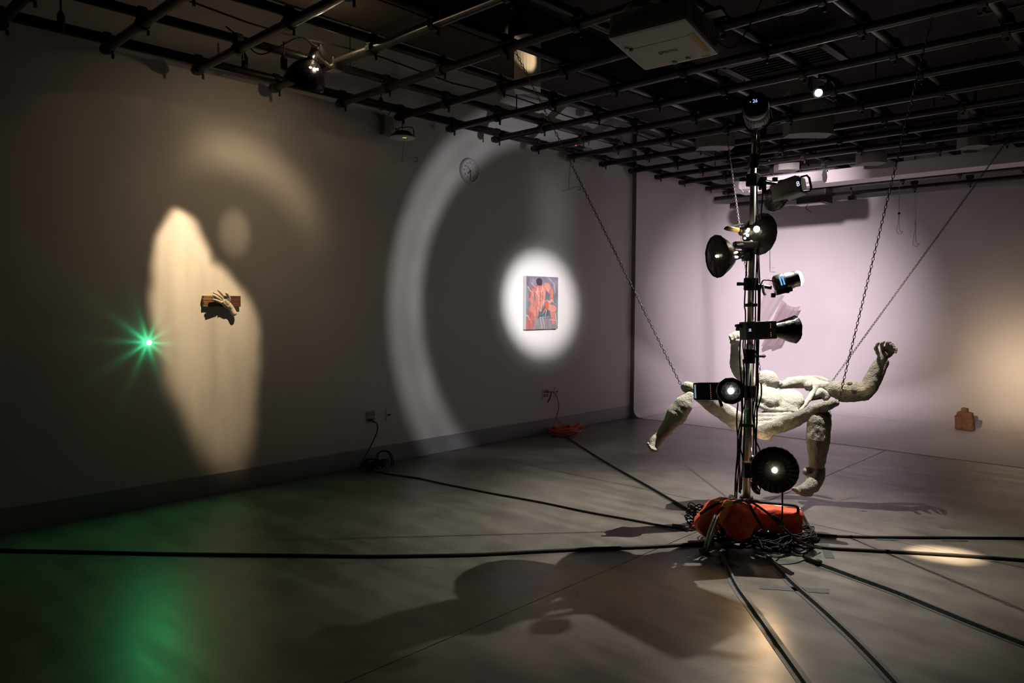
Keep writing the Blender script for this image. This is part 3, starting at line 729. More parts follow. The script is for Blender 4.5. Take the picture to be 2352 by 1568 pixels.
def wall_hook(px, py, top, lab):
    h = onX(px, py, 0.0)
    t = thing('wall_bracket', lab, 'bracket', h)
    bm = B(); add_tube(bm, [h + V((.01, -.06, -.02)), h + V((.05, .0, .0)), h + V((.09, .06, .03)), h + V((.12, .09, .04))], .006, 6); obj('arm', bm, M['cream'], t)
    bm = B(); add_tube(bm, curve([h + V((.12, .09, .04)), h + V((.13, .12, .04)), h + V((.13, .115, .005)), h + V((.12, .09, .01))]), .005, 6); obj('hook', bm, M['dusk'], t)
    bm = B(); add_tube(bm, [h + V((.05, 0, 0)), h + V((.045, .015, .12)), h + V((.04, .03, top))], .0035, 6); obj('cord', bm, M['fine'], t)
wall_hook(916, 373, .2, 'pale wall bracket with a hook below the hanging disc lamp')
wall_hook(1299, 437, .36, 'pale wall bracket with a hook above the painting, beside the chain')
b2 = onX(1312, 357, 0.02)
t = thing('speaker_box', 'grey box speaker fixed high on the left wall above the painting', 'speaker', b2)
bm = B(); add_box(bm, b2 + V((.09, .04, 0)), .085, .15, .085, bevel=.008); obj('cabinet', bm, M['dusk'], t)
bm = B(); add_box(bm, b2 + V((.09, -.16, .0)), .05, .05, .05, bevel=.01); obj('bracket', bm, M['dusk'], t)
bm = B(); add_ell(bm, V((.36, 6.55, 3.28)), (V((1, 0, 0)), V((0, 1, 0)), V((0, 0, 1))), (.008,) * 3, 1); obj('status_light', bm, M['ledr'], t)

# painting (generic seated figure, brushed paint as flat colour on the canvas)
PA = [onX(1209, 634, .05), onX(1282, 637, .05)]
y0, y1 = PA[0].y, PA[1].y; z1 = onX(1245, 635, .05).z; z0 = onX(1245, 756, .05).z
t = thing('painting', 'small canvas painting of a seated figure on the left wall', 'painting', (0, (y0 + y1) / 2, z0))
bm = B(); add_box(bm, (.024, (y0 + y1) / 2, (z0 + z1) / 2), .024, (y1 - y0) / 2, (z1 - z0) / 2, bevel=.002); obj('stretcher', bm, M['canvas'], t)
NX, NY = 110, 176
def seg(p, a, b, ra, rb):
    ab = (b[0] - a[0], b[1] - a[1]); L = ab[0] ** 2 + ab[1] ** 2
    k = max(0, min(1, ((p[0] - a[0]) * ab[0] + (p[1] - a[1]) * ab[1]) / L)) if L else 0
    d = math.hypot(p[0] - a[0] - ab[0] * k, p[1] - a[1] - ab[1] * k); return d - (ra + (rb - ra) * k)
SK = (.56, .205, .165); SK2 = (.42, .135, .12); SK3 = (.66, .285, .235); DK = (.055, .04, .05); SKD = (.30, .085, .075)
strokes = [  # (a, b, ra, rb, colour) in unit canvas coordinates, x right, y down, width 1 by height 1.62
    ((.20, 1.02), (.10, 1.60), .13, .11, SK2), ((.84, .98), (.86, 1.42), .11, .07, SK), ((.74, .95), (.84, .98), .10, .12, SK3), ((.20, .98), (.24, 1.02), .13, .11, SK),
    ((.62, .92), (.58, 1.08), .05, .07, SKD), ((.42, .44), (.42, .84), .19, .12, SK), ((.46, .40), (.47, .78), .15, .11, SK3), ((.43, .80), (.44, 1.04), .08, .045, SK3), ((.43, .48), (.43, .98), .012, .010, SK2), ((.50, .46), (.50, .80), .010, .008, SK2),
    ((.22, .40), (.14, .68), .09, .075, SK2), ((.25, .40), (.17, .62), .05, .04, SK), ((.14, .70), (.32, .92), .075, .055, SK), ((.64, .28), (.74, .42), .11, .085, SK3), ((.78, .44), (.80, .70), .075, .055, SK), ((.80, .72), (.66, .84), .055, .045, SK3),
    ((.32, .92), (.24, 1.36), .05, .012, SK3), ((.33, .94), (.31, 1.30), .045, .012, SK), ((.36, .95), (.36, 1.22), .035, .012, SK3), ((.64, .82), (.65, .95), .05, .042, (.78, .13, .035)),
    ((.40, .26), (.42, .40), .085, .045, SK), ((.40, .30), (.42, .36), .03, .022, SK3), ((.33, .27), (.47, .27), .016, .016, SKD), ((.40, .29), (.41, .34), .010, .014, SK2), ((.40, .15), (.40, .18), .10, .095, DK), ((.34, .21), (.46, .21), .03, .03, DK)]
whites = [((.04, .32), (.20, .56)), ((.20, .56), (.24, .70)), ((.72, .06), (.88, .20)), ((.88, .20), (.92, .50)), ((.16, .20), (.30, .34)), ((.50, .78), (.66, .72)), ((.66, .72), (.76, .80)), ((.80, .72), (.94, .88)), ((.60, 1.0), (.50, 1.14)), ((.64, 1.02), (.60, 1.22)), ((.42, 1.26), (.72, 1.24)), ((.44, 1.30), (.48, 1.60)), ((.52, 1.28), (.56, 1.58)), ((.74, 1.32), (.98, 1.36)), ((.02, 1.16), (.12, 1.32)), ((.92, 1.12), (.98, 1.5)), ((.36, .36), (.34, .52)), ((.28, .46), (.40, .62))]
def paint_col(u, v):
    n1 = mnoise.noise(V((u * 5, v * 3, 2.0))); n2 = mnoise.noise(V((u * 14, v * 4, 5.0))); n3 = mnoise.noise(V((u * 30, v * 9, 1.0)))
    g = .20 + .10 * n1 + .07 * n2 + .03 * n3
    c = [g * 1.05, g * .93, g * 1.13]
    if v > .6: c = [g * .85, g * 1.0, g * 1.08]
    if v > 1.28: c = [.25 + .05 * n2, .22 + .05 * n2, .215 + .05 * n2]
    if .95 < v < 1.28 and .35 < u < .75: c = [.10 + .06 * n2, .14 + .06 * n2, .15 + .06 * n2]
    for a, b, ra, rb, cc_ in strokes:
        d = seg((u + .014 * n2 + .006 * n3, v + .012 * n1), a, b, ra, rb)
        if d < 0.008:
            e = min(1, (0.008 - d) / .016); sh = 1.0 + .22 * n2 + .15 * n3 - (.22 if -0.018 < d else 0)
            c = [c[i] * (1 - e) + cc_[i] * sh * e for i in range(3)]
    for a, b in whites:
        d = seg((u + .03 * n1, v + .04 * n2), a, b, .010, .004)
        if d < .008: e = min(1, (.008 - d) / .012) * .7; c = [c[i] * (1 - e) + (.62, .56, .66)[i] * e for i in range(3)]
    return [max(0, min(1, x * .82)) for x in c]
me = D.meshes.new('paint_layer'); vs = []; fs = []
for j in range(NY + 1):
    for i in range(NX + 1): vs.append((.0492, y0 + (y1 - y0) * i / NX, z1 - (z1 - z0) * j / NY))
for j in range(NY):
    for i in range(NX): a = j * (NX + 1) + i; fs.append((a, a + NX + 1, a + NX + 2, a + 1))
O0 = V(t['_o']); me.from_pydata([tuple(V(v) - O0) for v in vs], [], fs)
ca = me.color_attributes.new('paint', 'FLOAT_COLOR', 'POINT')
for j in range(NY + 1):
    for i in range(NX + 1): ca.data[j * (NX + 1) + i].color = (*paint_col(i / NX, j / NY * 1.62), 1)
pm_ = D.materials.new('oil_paint'); pm_.use_nodes = True
at_ = pm_.node_tree.nodes.new('ShaderNodeVertexColor'); at_.layer_name = 'paint'
pm_.node_tree.links.new(at_.outputs[0], pm_.node_tree.nodes['Principled BSDF'].inputs['Base Color']); pm_.node_tree.nodes['Principled BSDF'].inputs['Roughness'].default_value = .5
me.materials.append(pm_); o = D.objects.new('paint_layer', me); COL.objects.link(o); o.parent = t

# ------------------------------------------------------------------ sculpted forms
TEX = {}
def tex(nm, size, typ='CLOUDS'):
    if nm not in TEX:
        x = D.textures.new(nm, typ); x.noise_scale = size
        TEX[nm] = x
    return TEX[nm]
tex('lump', .11); tex('crumb', .03)
def sculpt(name, bm, m, parent, voxel=.010, lump=.010, crumb=.006, smooth=2, label=None):
    o = obj(name, bm, m, parent)
    a = o.modifiers.new('r', 'REMESH'); a.mode = 'VOXEL'; a.voxel_size = voxel; a.use_smooth_shade = True
    if smooth: s = o.modifiers.new('s', 'SMOOTH'); s.iterations = smooth; s.factor = .5
    if lump: d = o.modifiers.new('d', 'DISPLACE'); d.texture = TEX['lump']; d.strength = lump; d.texture_coords = 'LOCAL'
    if crumb: d = o.modifiers.new('e', 'DISPLACE'); d.texture = TEX['crumb']; d.strength = crumb; d.texture_coords = 'LOCAL'
    BAKE.append(o)
    if label: o['label'] = label
    return o
BAKE = []
def capsule(bm, pts, n=16):
    """pts: (point, radius) chain of tapered rounded limbs"""
    for (p, r) in pts: add_ell(bm, p, (V((1, 0, 0)), V((0, 1, 0)), V((0, 0, 1))), (r, r, r), 2)
    for (p, r), (q, s) in zip(pts, pts[1:]): add_cyl(bm, p, q, r, s, n)
def L(*a):                                # chain from (px, py, depth, radius in px)
    return [(at(x, y, q), r * q / FPX) for x, y, q, r in a]

fig = thing('hanging_figure', 'headless pale plaster figure hung on chains, legs spread, behind the lamp pole', 'sculpture', at(1745, 985, 5.05))
VX = (RIGHT, UP, -FWD)
# torso
ta = (at(1812, 878, 5.58) - at(1745, 990, 5.02)).normalized(); tr = (RIGHT + FWD * .12).normalized(); tr = (tr - ta * tr.dot(ta)).normalized(); tn = tr.cross(ta)
if tn.z < 0: tn = -tn
TA = (tr, ta, tn)
bm = B()
add_ell(bm, at(1767, 912, 5.33), TA, (.100, .115, .060)); add_ell(bm, at(1816, 916, 5.34), TA, (.100, .110, .060)); add_ell(bm, at(1790, 932, 5.30), TA, (.150, .060, .045))
capsule(bm, L((1741, 930, 5.27, 5), (1760, 940, 5.25, 6), (1788, 943, 5.24, 6), (1818, 944, 5.25, 6), (1838, 930, 5.28, 5)))
sculpt('chest_plate', bm, M['plaster'], fig, .008, .012, .008, 2)
bm = B()
for k, (x0_, x1_, y, q, r) in enumerate(((1738, 1828, 953, 5.20, 8), (1736, 1816, 963, 5.16, 8), (1734, 1802, 973, 5.12, 9), (1732, 1790, 983, 5.08, 9), (1732, 1776, 992, 5.05, 10))):
    capsule(bm, L((x0_, y + 1, q + .04, r * .8), ((x0_ + x1_) / 2, y + 2, q - .015, r), (x1_, y - 3, q + .05, r * .7)))
add_ell(bm, at(1772, 968, 5.22), TA, (.11, .12, .05)); add_ell(bm, at(1752, 992, 5.08), TA, (.075, .05, .055))
sculpt('belly', bm, M['plaster'], fig, .007, .010, .007, 1)
bm = B(); capsule(bm, L((1838, 942, 5.26, 5), (1848, 930, 5.30, 6), (1860, 912, 5.40, 7), (1868, 898, 5.45, 8), (1872, 884, 5.48, 9)))
sculpt('side_piece', bm, M['plaster'], fig, .007, .014, .007, 1)
bm = B(); capsule(bm, L((1738, 918, 5.36, 7), (1736, 905, 5.40, 8), (1738, 890, 5.44, 7)))
sculpt('side_piece', bm, M['plaster'], fig, .008, .016, .007, 1)
bm = B(); add_ell(bm, at(1762, 874, 5.48), VX, (.085, .082, .09)); capsule(bm, L((1748, 895, 5.42, 10), (1770, 888, 5.45, 9), (1790, 880, 5.5, 7)))
sculpt('shoulder_block', bm, M['plaster'], fig, .009, .02, .008)
bm = B(); capsule(bm, L((1795, 886, 5.55, 9), (1825, 878, 5.58, 13), (1855, 877, 5.56, 13), (1885, 884, 5.5, 12), (1908, 886, 5.46, 9))); capsule(bm, L((1810, 873, 5.66, 6), (1840, 867, 5.66, 7), (1880, 870, 5.6, 7), (1900, 876, 5.55, 6)))
add_ell(bm, at(1856, 886, 5.46), VX, (.032, .04, .04))
sculpt('collar_plate', bm, M['plaster'], fig, .009, .02, .008)
bm = B(); capsule(bm, L((1868, 908, 5.44, 8), (1885, 900, 5.45, 9), (1900, 908, 5.45, 8), (1896, 915, 5.44, 7))); sculpt('armpit_piece', bm, M['plaster'], fig, .009, .02, .006)
bm = B(); add_cyl(bm, at(1858, 917, 5.5), at(1892, 911, 5.5), .014, n=8); obj('armature_rod', bm, M['wood_dark'], fig)
# thighs
bm = B(); capsule(bm, L((1583, 890, 4.98, 15), (1600, 900, 4.98, 18), (1655, 940, 5.02, 21), (1714, 980, 5.06, 22))); add_ell(bm, at(1578, 889, 4.98), VX, (.046, .046, .05))
sculpt('thigh', bm, M['plaster'], fig, .010, .016, .008)
bm = B(); capsule(bm, L((1750, 991, 5.03, 15), (1800, 976, 5.0, 17), (1860, 948, 4.90, 15), (1900, 930, 4.82, 12), (1918, 924, 4.80, 9)))
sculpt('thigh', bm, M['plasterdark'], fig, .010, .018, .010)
# lower legs
bm = B(); capsule(bm, L((1582, 912, 4.94, 15), (1570, 928, 4.93, 21), (1552, 955, 4.93, 24), (1535, 978, 4.94, 16), (1518, 1000, 4.94, 13), (1504, 1016, 4.92, 15), (1500, 1026, 4.90, 13)))
add_ell(bm, at(1533, 993, 4.99), VX, (.034, .027, .04))
for x, y in ((1488, 1019), (1491, 1026), (1496, 1031), (1502, 1034), (1509, 1033)): add_ell(bm, at(x, y, 4.86), VX, (.014, .014, .018))
sculpt('lower_leg', bm, M['plaster'], fig, .008, .012, .005)
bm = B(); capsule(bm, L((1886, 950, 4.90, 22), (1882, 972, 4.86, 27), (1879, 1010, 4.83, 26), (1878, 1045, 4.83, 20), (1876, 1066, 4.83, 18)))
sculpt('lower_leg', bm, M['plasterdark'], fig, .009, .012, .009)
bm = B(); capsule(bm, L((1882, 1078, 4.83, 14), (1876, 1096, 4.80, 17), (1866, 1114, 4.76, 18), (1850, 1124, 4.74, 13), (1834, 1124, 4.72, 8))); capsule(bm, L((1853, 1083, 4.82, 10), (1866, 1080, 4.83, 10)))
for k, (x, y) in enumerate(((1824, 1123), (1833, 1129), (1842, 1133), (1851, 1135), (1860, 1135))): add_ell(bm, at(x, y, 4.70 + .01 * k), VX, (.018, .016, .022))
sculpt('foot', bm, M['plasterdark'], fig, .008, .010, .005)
# arms
bm = B(); capsule(bm, L((1735, 890, 5.46, 15), (1712, 868, 5.46, 17), (1697, 850, 5.44, 17), (1692, 836, 5.42, 16), (1692, 810, 5.40, 14), (1690, 786, 5.38, 11), (1690, 775, 5.38, 11)))
for x, y, r in ((1678, 770, 4.6), (1686, 765, 4.8), (1694, 763, 4.8), (1702, 766, 4.4)): capsule(bm, L((x + 2, y + 9, 5.38, r), (x, y, 5.36, r), (x, y + 3, 5.30, r * .95), (x + 2, y + 11, 5.29, r * .85)))
capsule(bm, L((1681, 786, 5.36, 5), (1690, 783, 5.29, 4.5), (1698, 783, 5.28, 4)))
sculpt('arm', bm, M['plaster'], fig, .006, .010, .005, 1)
bm = B(); add_ell(bm, at(1938, 896, 5.43), ((at(1990, 900, 5.38) - at(1900, 890, 5.46)).normalized(), UP, -FWD), (.155, .072, .055)); capsule(bm, L((1918, 894, 5.44, 19), (1950, 893, 5.42, 22), (1978, 897, 5.40, 19), (1993, 892, 5.38, 19), (2004, 868, 5.37, 18), (2014, 845, 5.35, 14), (2022, 830, 5.34, 11), (2028, 818, 5.34, 12)))
capsule(bm, L((1925, 916, 5.46, 6), (1960, 916, 5.46, 7), (1990, 912, 5.46, 8), (2008, 892, 5.46, 8), (2022, 862, 5.44, 8), (2036, 832, 5.42, 7)))
add_ell(bm, at(2033, 812, 5.36), VX, (.050, .036, .026))
fing = [((2016, 812), (2012, 798), (2017, 788)), ((2026, 802), (2025, 790), (2032, 784)), ((2036, 799), (2038, 786), (2045, 786)), ((2044, 801), (2050, 790), (2054, 795)), ((2048, 809), (2057, 802), (2058, 809))]
for a, b_, c_ in fing: capsule(bm, L((*a, 5.35, 4.6), (*b_, 5.30, 4.0), (*c_, 5.24, 3.4)))
sculpt('arm', bm, M['plastershade'], fig, .006, .014, .009, 1)
add_knot = B(); add_ell(add_knot, at(1951, 880, 5.31), VX, (.022, .016, .012)); obj('knot', add_knot, M['plasterdark'], fig, True)

# wall hand on a board
hb = thing('wall_hand', 'cast plaster hand, palm out, on a short wooden board on the wall', 'sculpture', onX(511, 690, 0.0))
ya_, yb_ = onX(470, 690, .05).y, onX(556, 690, .05).y; zt_, zb_ = onX(510, 679, .05).z, onX(510, 704, .05).z
ym = ya_ + (yb_ - ya_) * .42
for k in range(5):
    bm = B(); hgt = (zt_ - zb_) / 5; zc = zb_ + hgt * (k + .5); xo = .031 + .002 * math.sin(k * 2.3)
    add_box(bm, (xo / 2, (ya_ + ym) / 2 + .003 * math.sin(k * 1.7), zc), xo / 2, (ym - ya_) / 2, hgt / 2 - .0004, bevel=.0012); obj('strip', bm, M['wood_rough'], hb)
bm = B(); add_box(bm, (.014, (ym + yb_) / 2, (zt_ + zb_) / 2), .014, (yb_ - ym) / 2, (zt_ - zb_) / 2, bevel=.002); obj('board', bm, M['wood_dark'], hb, label='dark red half of the board')
def hx(x, y, X): return onX(x, y, X)
HS = 1 / 322.0
bm = B()
def Hc(*a): capsule(bm, [(hx(x, y, X), r * HS) for x, y, X, r in a], 12)
Hc((515, 688, 0.051, 8), (520, 695, 0.046, 8.5)); Hc((524, 689, 0.051, 6.5), (521, 684, 0.060, 6.5)); Hc((512, 694, 0.051, 6), (522, 702, 0.042, 7)); Hc((525, 700, 0.042, 7.5), (531, 708, 0.033, 7.2), (537, 719, 0.033, 7.6))
Hc((526, 687, 0.060, 4.4), (524, 679, 0.078, 4.0), (520.5, 673, 0.092, 3.4))
Hc((513.5, 680, 0.060, 3.6), (508, 673, 0.069, 3.3), (501.5, 666.5, 0.078, 2.6))
Hc((509, 683, 0.060, 3.5), (500, 677, 0.078, 3.2), (491.5, 672, 0.092, 2.5))
Hc((506, 688, 0.060, 3.4), (498, 682.5, 0.083, 3.2), (491, 678, 0.100, 2.6))
Hc((506, 694, 0.060, 3.3), (498, 690, 0.078, 3.0), (491, 687.5, 0.092, 2.5))
sculpt('hand', bm, M['handplaster'], hb, .003, .003, .0006, 2)
bm = B(); add_cyl(bm, (.045, hx(519, 692, .1).y, hx(519, 692, .1).z), hx(519, 692, .06), .012, n=8); obj('fixing_peg', bm, M['iron'], hb)
bm = B(); add_ell(bm, hx(514.5, 690.5, .080), (V((1, 0, 0)), V((0, 1, 0)), V((0, 0, 1))), (.004, .006, .006), 2); obj('nail_head', bm, M['nailglint'], hb, True)

# red stone block by the cyclorama
sp_ = (onZ(2190, 986) + onZ(2237, 991)) / 2 + V((0, .05, 0)); sp_.z = .004
st = thing('stone_figure', 'small reddish carved stone block figure on the far white floor', 'stone', sp_)
sx_, sy_ = (onZ(2237, 991) - onZ(2190, 986)).normalized(), V((0, 1, 0)); sz_ = V((-.05, 0, 1)).normalized()
sc_ = (onZ(2237, 991) - onZ(2190, 986)).length
bm = B()
S0 = sp_
def sb(cx_, cz_, hx_, hz_, hy_): add_box(bm, S0 + sx_ * cx_ * sc_ + V((0, 0, 1)) * cz_ * sc_, hx_ * sc_, hy_ * sc_, hz_ * sc_, (sx_, sy_, sz_), bevel=.012)
sb(0, .40, .445, .40, .28); sb(.01, .80, .385, .20, .26); sb(-.02, 1.08, .165, .16, .18); sb(-.07, .78, .24, .24, .30); sb(.02, .12, .46, .12, .30)
sculpt('body', bm, M['stone'], st, .007, .018, .007, 3)

# ================================================================== LAMP POLE
P0 = V((3.465, 4.50, 0.0)); PT = at(1733, 296, (P0 - CAM).dot(FWD) - .1)
def pole(z): return P0 + (V((PT.x, PT.y, PT.z)) - P0) * (z / PT.z)
stand = thing('light_stand', 'tall chrome light stand with tripod legs carrying eight lamps', 'stand', P0)
bm = B(); add_cyl(bm, pole(.12), pole(1.25), .024, n=20); obj('lower_tube', bm, M['chrome'], stand, True)
bm = B(); add_cyl(bm, pole(1.22), pole(2.45), .0195, n=20); obj('upper_tube', bm, M['chrome'], stand, True)
bm = B(); add_cyl(bm, pole(2.42), pole(2.62), .016, n=16); obj('spigot', bm, M['chrome'], stand, True)
for z, r in ((1.17, .036), (2.42, .027), (.21, .042)):
    bm = B(); add_cyl(bm, pole(z - .045), pole(z + .045), r, n=18); add_cyl(bm, pole(z) + RIGHT * .02, pole(z) + RIGHT * .085, .008, n=8); add_ell(bm, pole(z) + RIGHT * .09, VX, (.018, .012, .012), 1); obj('collar', bm, M['iron'], stand)
feet = [onZ(1618, 1272), onZ(1870, 1243), V((3.12, 4.84, 0))]
tops = [at(1646, 1184, 4.47), at(1831, 1166, 4.62), V((3.28, 4.68, .19))]
for fo, to in zip(feet, tops):
    d = (to - fo).normalized(); s = d.cross(V((0, 0, 1))).normalized()
    bm = B()
    for k in (-1, 1): add_cyl(bm, fo + s * .016 * k + V((0, 0, .006)), to + s * .016 * k, .0105, n=10)
    lg = obj('leg', bm, M['chrome'], stand, True)
    bm = B(); add_cyl(bm, to, pole(.20), .011, n=10); obj('brace', bm, M['chrome'], stand, True)
    bm = B(); add_box(bm, fo + V((0, 0, .010)), .032, .022, .010, (s, d.cross(s), V((0, 0, 1))), bevel=.004); obj('foot', bm, M['rubber'], lg)

def clamp_on(t, z, to, nm='clamp'):
    """jaw clamp around the pole and an arm to the lamp"""
    c = pole(z); d = (to - c); d2 = d.normalized(); bm = B()
    add_box(bm, c, .036, .036, .040, bevel=.006); add_cyl(bm, c - d2 * .03, to, .012, n=10); add_cyl(bm, c - RIGHT * .03 - FWD * .01, c - RIGHT * .095 - FWD * .02, .009, .012, n=8); add_cyl(bm, c + d2 * .05 - UP * .0, c + d2 * .05 - UP * .055, .012, .008, n=8)
    obj(nm, bm, M['black'], t)
def lead(t, pts, r=.0045): bm = B(); add_tube(bm, curve(pts, 6), r, 7); obj('cable', bm, M['cable'], t, True)
def down(z0, z1, off, wob=.012, seed=0, n=7):
    rnd = random.Random(seed); out = []
    for k in range(n):
        z = z0 + (z1 - z0) * k / (n - 1); out.append(pole(z) + off + RIGHT * rnd.uniform(-wob, wob) + FWD * rnd.uniform(-wob, wob) * .5)
    return out
QP = (P0 - CAM).dot(FWD)

# 1 cylinder lamp on top
ax1 = (V((1.75, 10.8, 1.25)) - P_TOP).normalized()
c0 = at(1734, 240, 4.64); axc = (at(1740, 272, 4.90) - c0).normalized(); xx, yy, _ = basis(axc)
t = thing('cylinder_lamp', 'black cylinder lamp with blue digits on top of the pole', 'lamp', c0)
bm = B(); add_lathe(bm, c0, axc, [(0, .070), (.012, .080), (.07, .082)], 32); obj('rear_cap', bm, M['black'], t, True)
bm = B(); add_lathe(bm, c0, axc, [(.07, .078), (.24, .076)], 32); obj('barrel', bm, M['body'], t, True)
for k in range(28):
    a = 2 * PI * k / 28; dd = xx * math.cos(a) + yy * math.sin(a); bm = B()
    add_box(bm, c0 + axc * .155 + dd * .079, .004, .0016, .075, (dd, axc.cross(dd), axc)); obj('cooling_fin', bm, M['body'], t)
bm = B(); add_lathe(bm, c0, axc, [(.24, .08), (.262, .084)], 32, caps=False); obj('front_ring', bm, M['black'], t, True)
sxd = RIGHT; syd = (UP - axc * UP.dot(axc)).normalized(); sxd = syd.cross(-axc).normalized()
sp0 = c0 - axc * .0012 + syd * .022
text('display_digits', '- 26', .030, sp0 - sxd * .008, sxd, syd, M['blue'], t)
bm = B(); add_tube(bm, curve([c0 + axc * .12 - RIGHT * .085, c0 + axc * .12 - RIGHT * .09 - UP * .07, pole(2.60), c0 + axc * .12 + RIGHT * .09 - UP * .075, c0 + axc * .12 + RIGHT * .09]), .007, 8); obj('yoke', bm, M['iron'], t)
bm = B(); add_tube(bm, [c0 + axc * .12 + RIGHT * .04 - UP * .10, c0 + axc * .12 + RIGHT * .10 - UP * .095, c0 + axc * .10 + RIGHT * .16 - UP * .085], .006, 8); obj('lever', bm, M['silver'], t)
lead(t, [c0 + axc * .2 - UP * .09, pole(2.5) + RIGHT * .035] + down(2.3, .3, RIGHT * .03, .01, 1))

# 2 snoot lamp aimed at the painting
t = thing('snoot_lamp', 'black box lamp with blue screen, end handle and drooping foil snoot', 'lamp', at(1815, 430, 4.78))
a0, a1 = at(1846, 424, 4.70), at(1778, 448, 4.84); dz = (a1 - a0).normalized(); ux = (UP - dz * UP.dot(dz)).normalized(); sxv = dz.cross(ux)
LN = (a1 - a0).length
bm = B(); add_box(bm, (a0 + a1) / 2, .052, .058, LN / 2, (sxv, ux, dz), bevel=.012); obj('housing', bm, M['body'], t)
bm = B(); add_box(bm, (a0 + a1) / 2 + ux * .062 , .03, .008, LN * .36, (sxv, ux, dz), bevel=.003); obj('top_rail', bm, M['black'], t)
bm = B()
for k in range(6): add_box(bm, a0 + dz * (.05 + .016 * k) - ux * .03 - sxv * .0525, .001, .003, .005, (sxv, ux, dz))
obj('vent_slots', bm, M['ink'], t)['kind'] = 'stuff'
hc = a0 - dz * .030
bm = B(); add_tube(bm, [a0 + ux * .05 - sxv * .02, hc + ux * .052 - sxv * .0, hc - dz * .012 + ux * .03, hc - dz * .012 - ux * .035, hc - ux * .052, a0 - ux * .05 - sxv * .02], .007, 8); obj('end_handle', bm, M['black'], t)
bm = B(); add_box(bm, a0 + dz * .012 - sxv * .0545 + ux * 0.0, .0012, .022, .011, (sxv, ux, dz)); sc1 = obj('screen', bm, M['black'], t)
fsd = 1 if (-sxv).dot(CAM - a0) > 0 else -1
text('screen_digit', '8', .045, a0 + dz * .012 - sxv * .0562, dz, ux, M['bluewhite'], sc1)
e0 = a1; pts = [e0 - dz * .03, e0 + dz * .02, at(1776, 462, 4.86), at(1768, 474, 4.92)]
bm = B(); add_tube(bm, curve([at(1800, 452, 4.80), at(1786, 466, 4.83), at(1776, 470, 4.87), P_SNOOT - AX * .015], 4), [.042, .042, .043, .044, .046, .047, .048, .049, .050, .05, .05, .049, .048], 14, caps=False); obj('foil_snoot', bm, M['foil'], t, True)
bm = B(); add_lathe(bm, a1 - dz * .01, dz, [(0, .055), (.05, .052), (.055, .04)], 16); obj('neck', bm, M['foil'], t)
clamp_on(t, 2.30, at(1790, 424, 4.80))
bm = B(); add_box(bm, at(1755, 428, 4.74), .011, .011, .052, (RIGHT, -FWD, UP)); add_box(bm, at(1753, 411, 4.74), .02, .012, .012, (RIGHT, -FWD, UP)); add_box(bm, at(1780, 412, 4.74), .014, .012, .012, (RIGHT, -FWD, UP)); obj('bracket', bm, M['black'], t)
lead(t, [at(1800, 412, 4.8), at(1775, 416, 4.76), at(1748, 414, 4.75)] + down(2.2, .3, RIGHT * .045 - FWD * .02, .012, 2))

# 3 parabolic dish facing away to the right
t = thing('dish_lamp', 'open back dish lamp glowing through its slots, upper on the pole', 'lamp', at(1735, 530, 4.85))
b3 = B_DISH_R; d3 = (D_CORNER - b3).normalized(); d3 = (d3 + RIGHT * .55 + UP * .12).normalized()
bm = B(); add_lathe(bm, b3, d3, [(.02, .030), (.045, .055), (.075, .092), (.11, .118), (.15, .132), (.153, .136)], 36, caps=False, jit=.012); obj('reflector', bm, M['foil'], t, True)
bm = B(); add_lathe(bm, b3, d3, [(-.02, .028), (.02, .030), (.035, .040)], 24); sk = obj('socket', bm, M['silver'], t, True)
for k in range(4):
    p = [(1738, 526, 9), (1719, 527, 4.5), (1717, 540, 4.5), (1711, 547, 3.2)][k]
    bm = B(); add_ell(bm, at(p[0], p[1], 4.62 if k == 0 else 4.69), VX, (p[2] * 4.65 / FPX * .8,) * 3, 2); obj('bulb_slot', bm, M['hot'], t, True)
bm = B(); add_cyl(bm, at(1695, 528, 4.74), at(1669, 524, 4.70), .017, .015, n=12); obj('tan_handle', bm, M['handle'], t, True)
bm = B(); add_tube(bm, curve([at(1706, 515, 4.75), at(1685, 519, 4.72), at(1668, 522, 4.70), at(1664, 527, 4.70)]), .006, 8); obj('wire_guard', bm, M['black'], t)
bm = B(); add_box(bm, at(1712, 563, 4.72), .075, .03, .022, (RIGHT, -FWD, UP), bevel=.006); add_cyl(bm, at(1705, 563, 4.70), at(1690, 563, 4.68), .016, .012, n=10); obj('clamp', bm, M['black'], t)
bm = B(); add_tube(bm, curve([at(1748, 574, 4.80), at(1752, 578, 4.80), at(1752, 572, 4.80), at(1744, 578, 4.8)]), .005, 6); obj('ring', bm, M['silver'], t)
lead(t, [at(1738, 580, 4.78), at(1740, 610, 4.76), at(1742, 680, 4.75), at(1741, 740, 4.75)] + down(1.3, .28, RIGHT * .055, .014, 3))

# 4 big dish facing left
t = thing('foil_dish_lamp', 'black foil covered dish lamp pointing left with one glowing pinhole', 'lamp', at(1670, 590, 4.66))
b4 = at(1695, 585, 4.72); d4 = (-RIGHT * .95 - FWD * .29 - UP * .10).normalized()
bm = B(); add_lathe(bm, b4, d4, [(.0, .030), (.03, .036), (.06, .072), (.105, .108), (.15, .134), (.154, .136)], 34, caps=False, jit=.012); obj('reflector', bm, M['foil'], t, True)
bm = B(); add_lathe(bm, b4, d4, [(.148, .134), (.16, .09), (.162, .012)], 26, caps=False, jit=.02); obj('foil_front', bm, M['foil'], t, True)
bm = B(); add_lathe(bm, b4, d4, [(-.045, .026), (-.005, .028), (.02, .034)], 20); obj('neck', bm, M['silver'], t, True)
for x, y in ((1692, 579), (1693, 590)):
    bm = B(); add_ell(bm, at(x, y, 4.64), VX, (.008,) * 3, 1); obj('slot_glow', bm, M['hot'], t, True)
bm = B(); add_ell(bm, b4 + d4 * .163 - FWD * .02 + UP * .0, VX, (.0085,) * 3, 2); obj('pinhole_glow', bm, M['hot'], t, True)
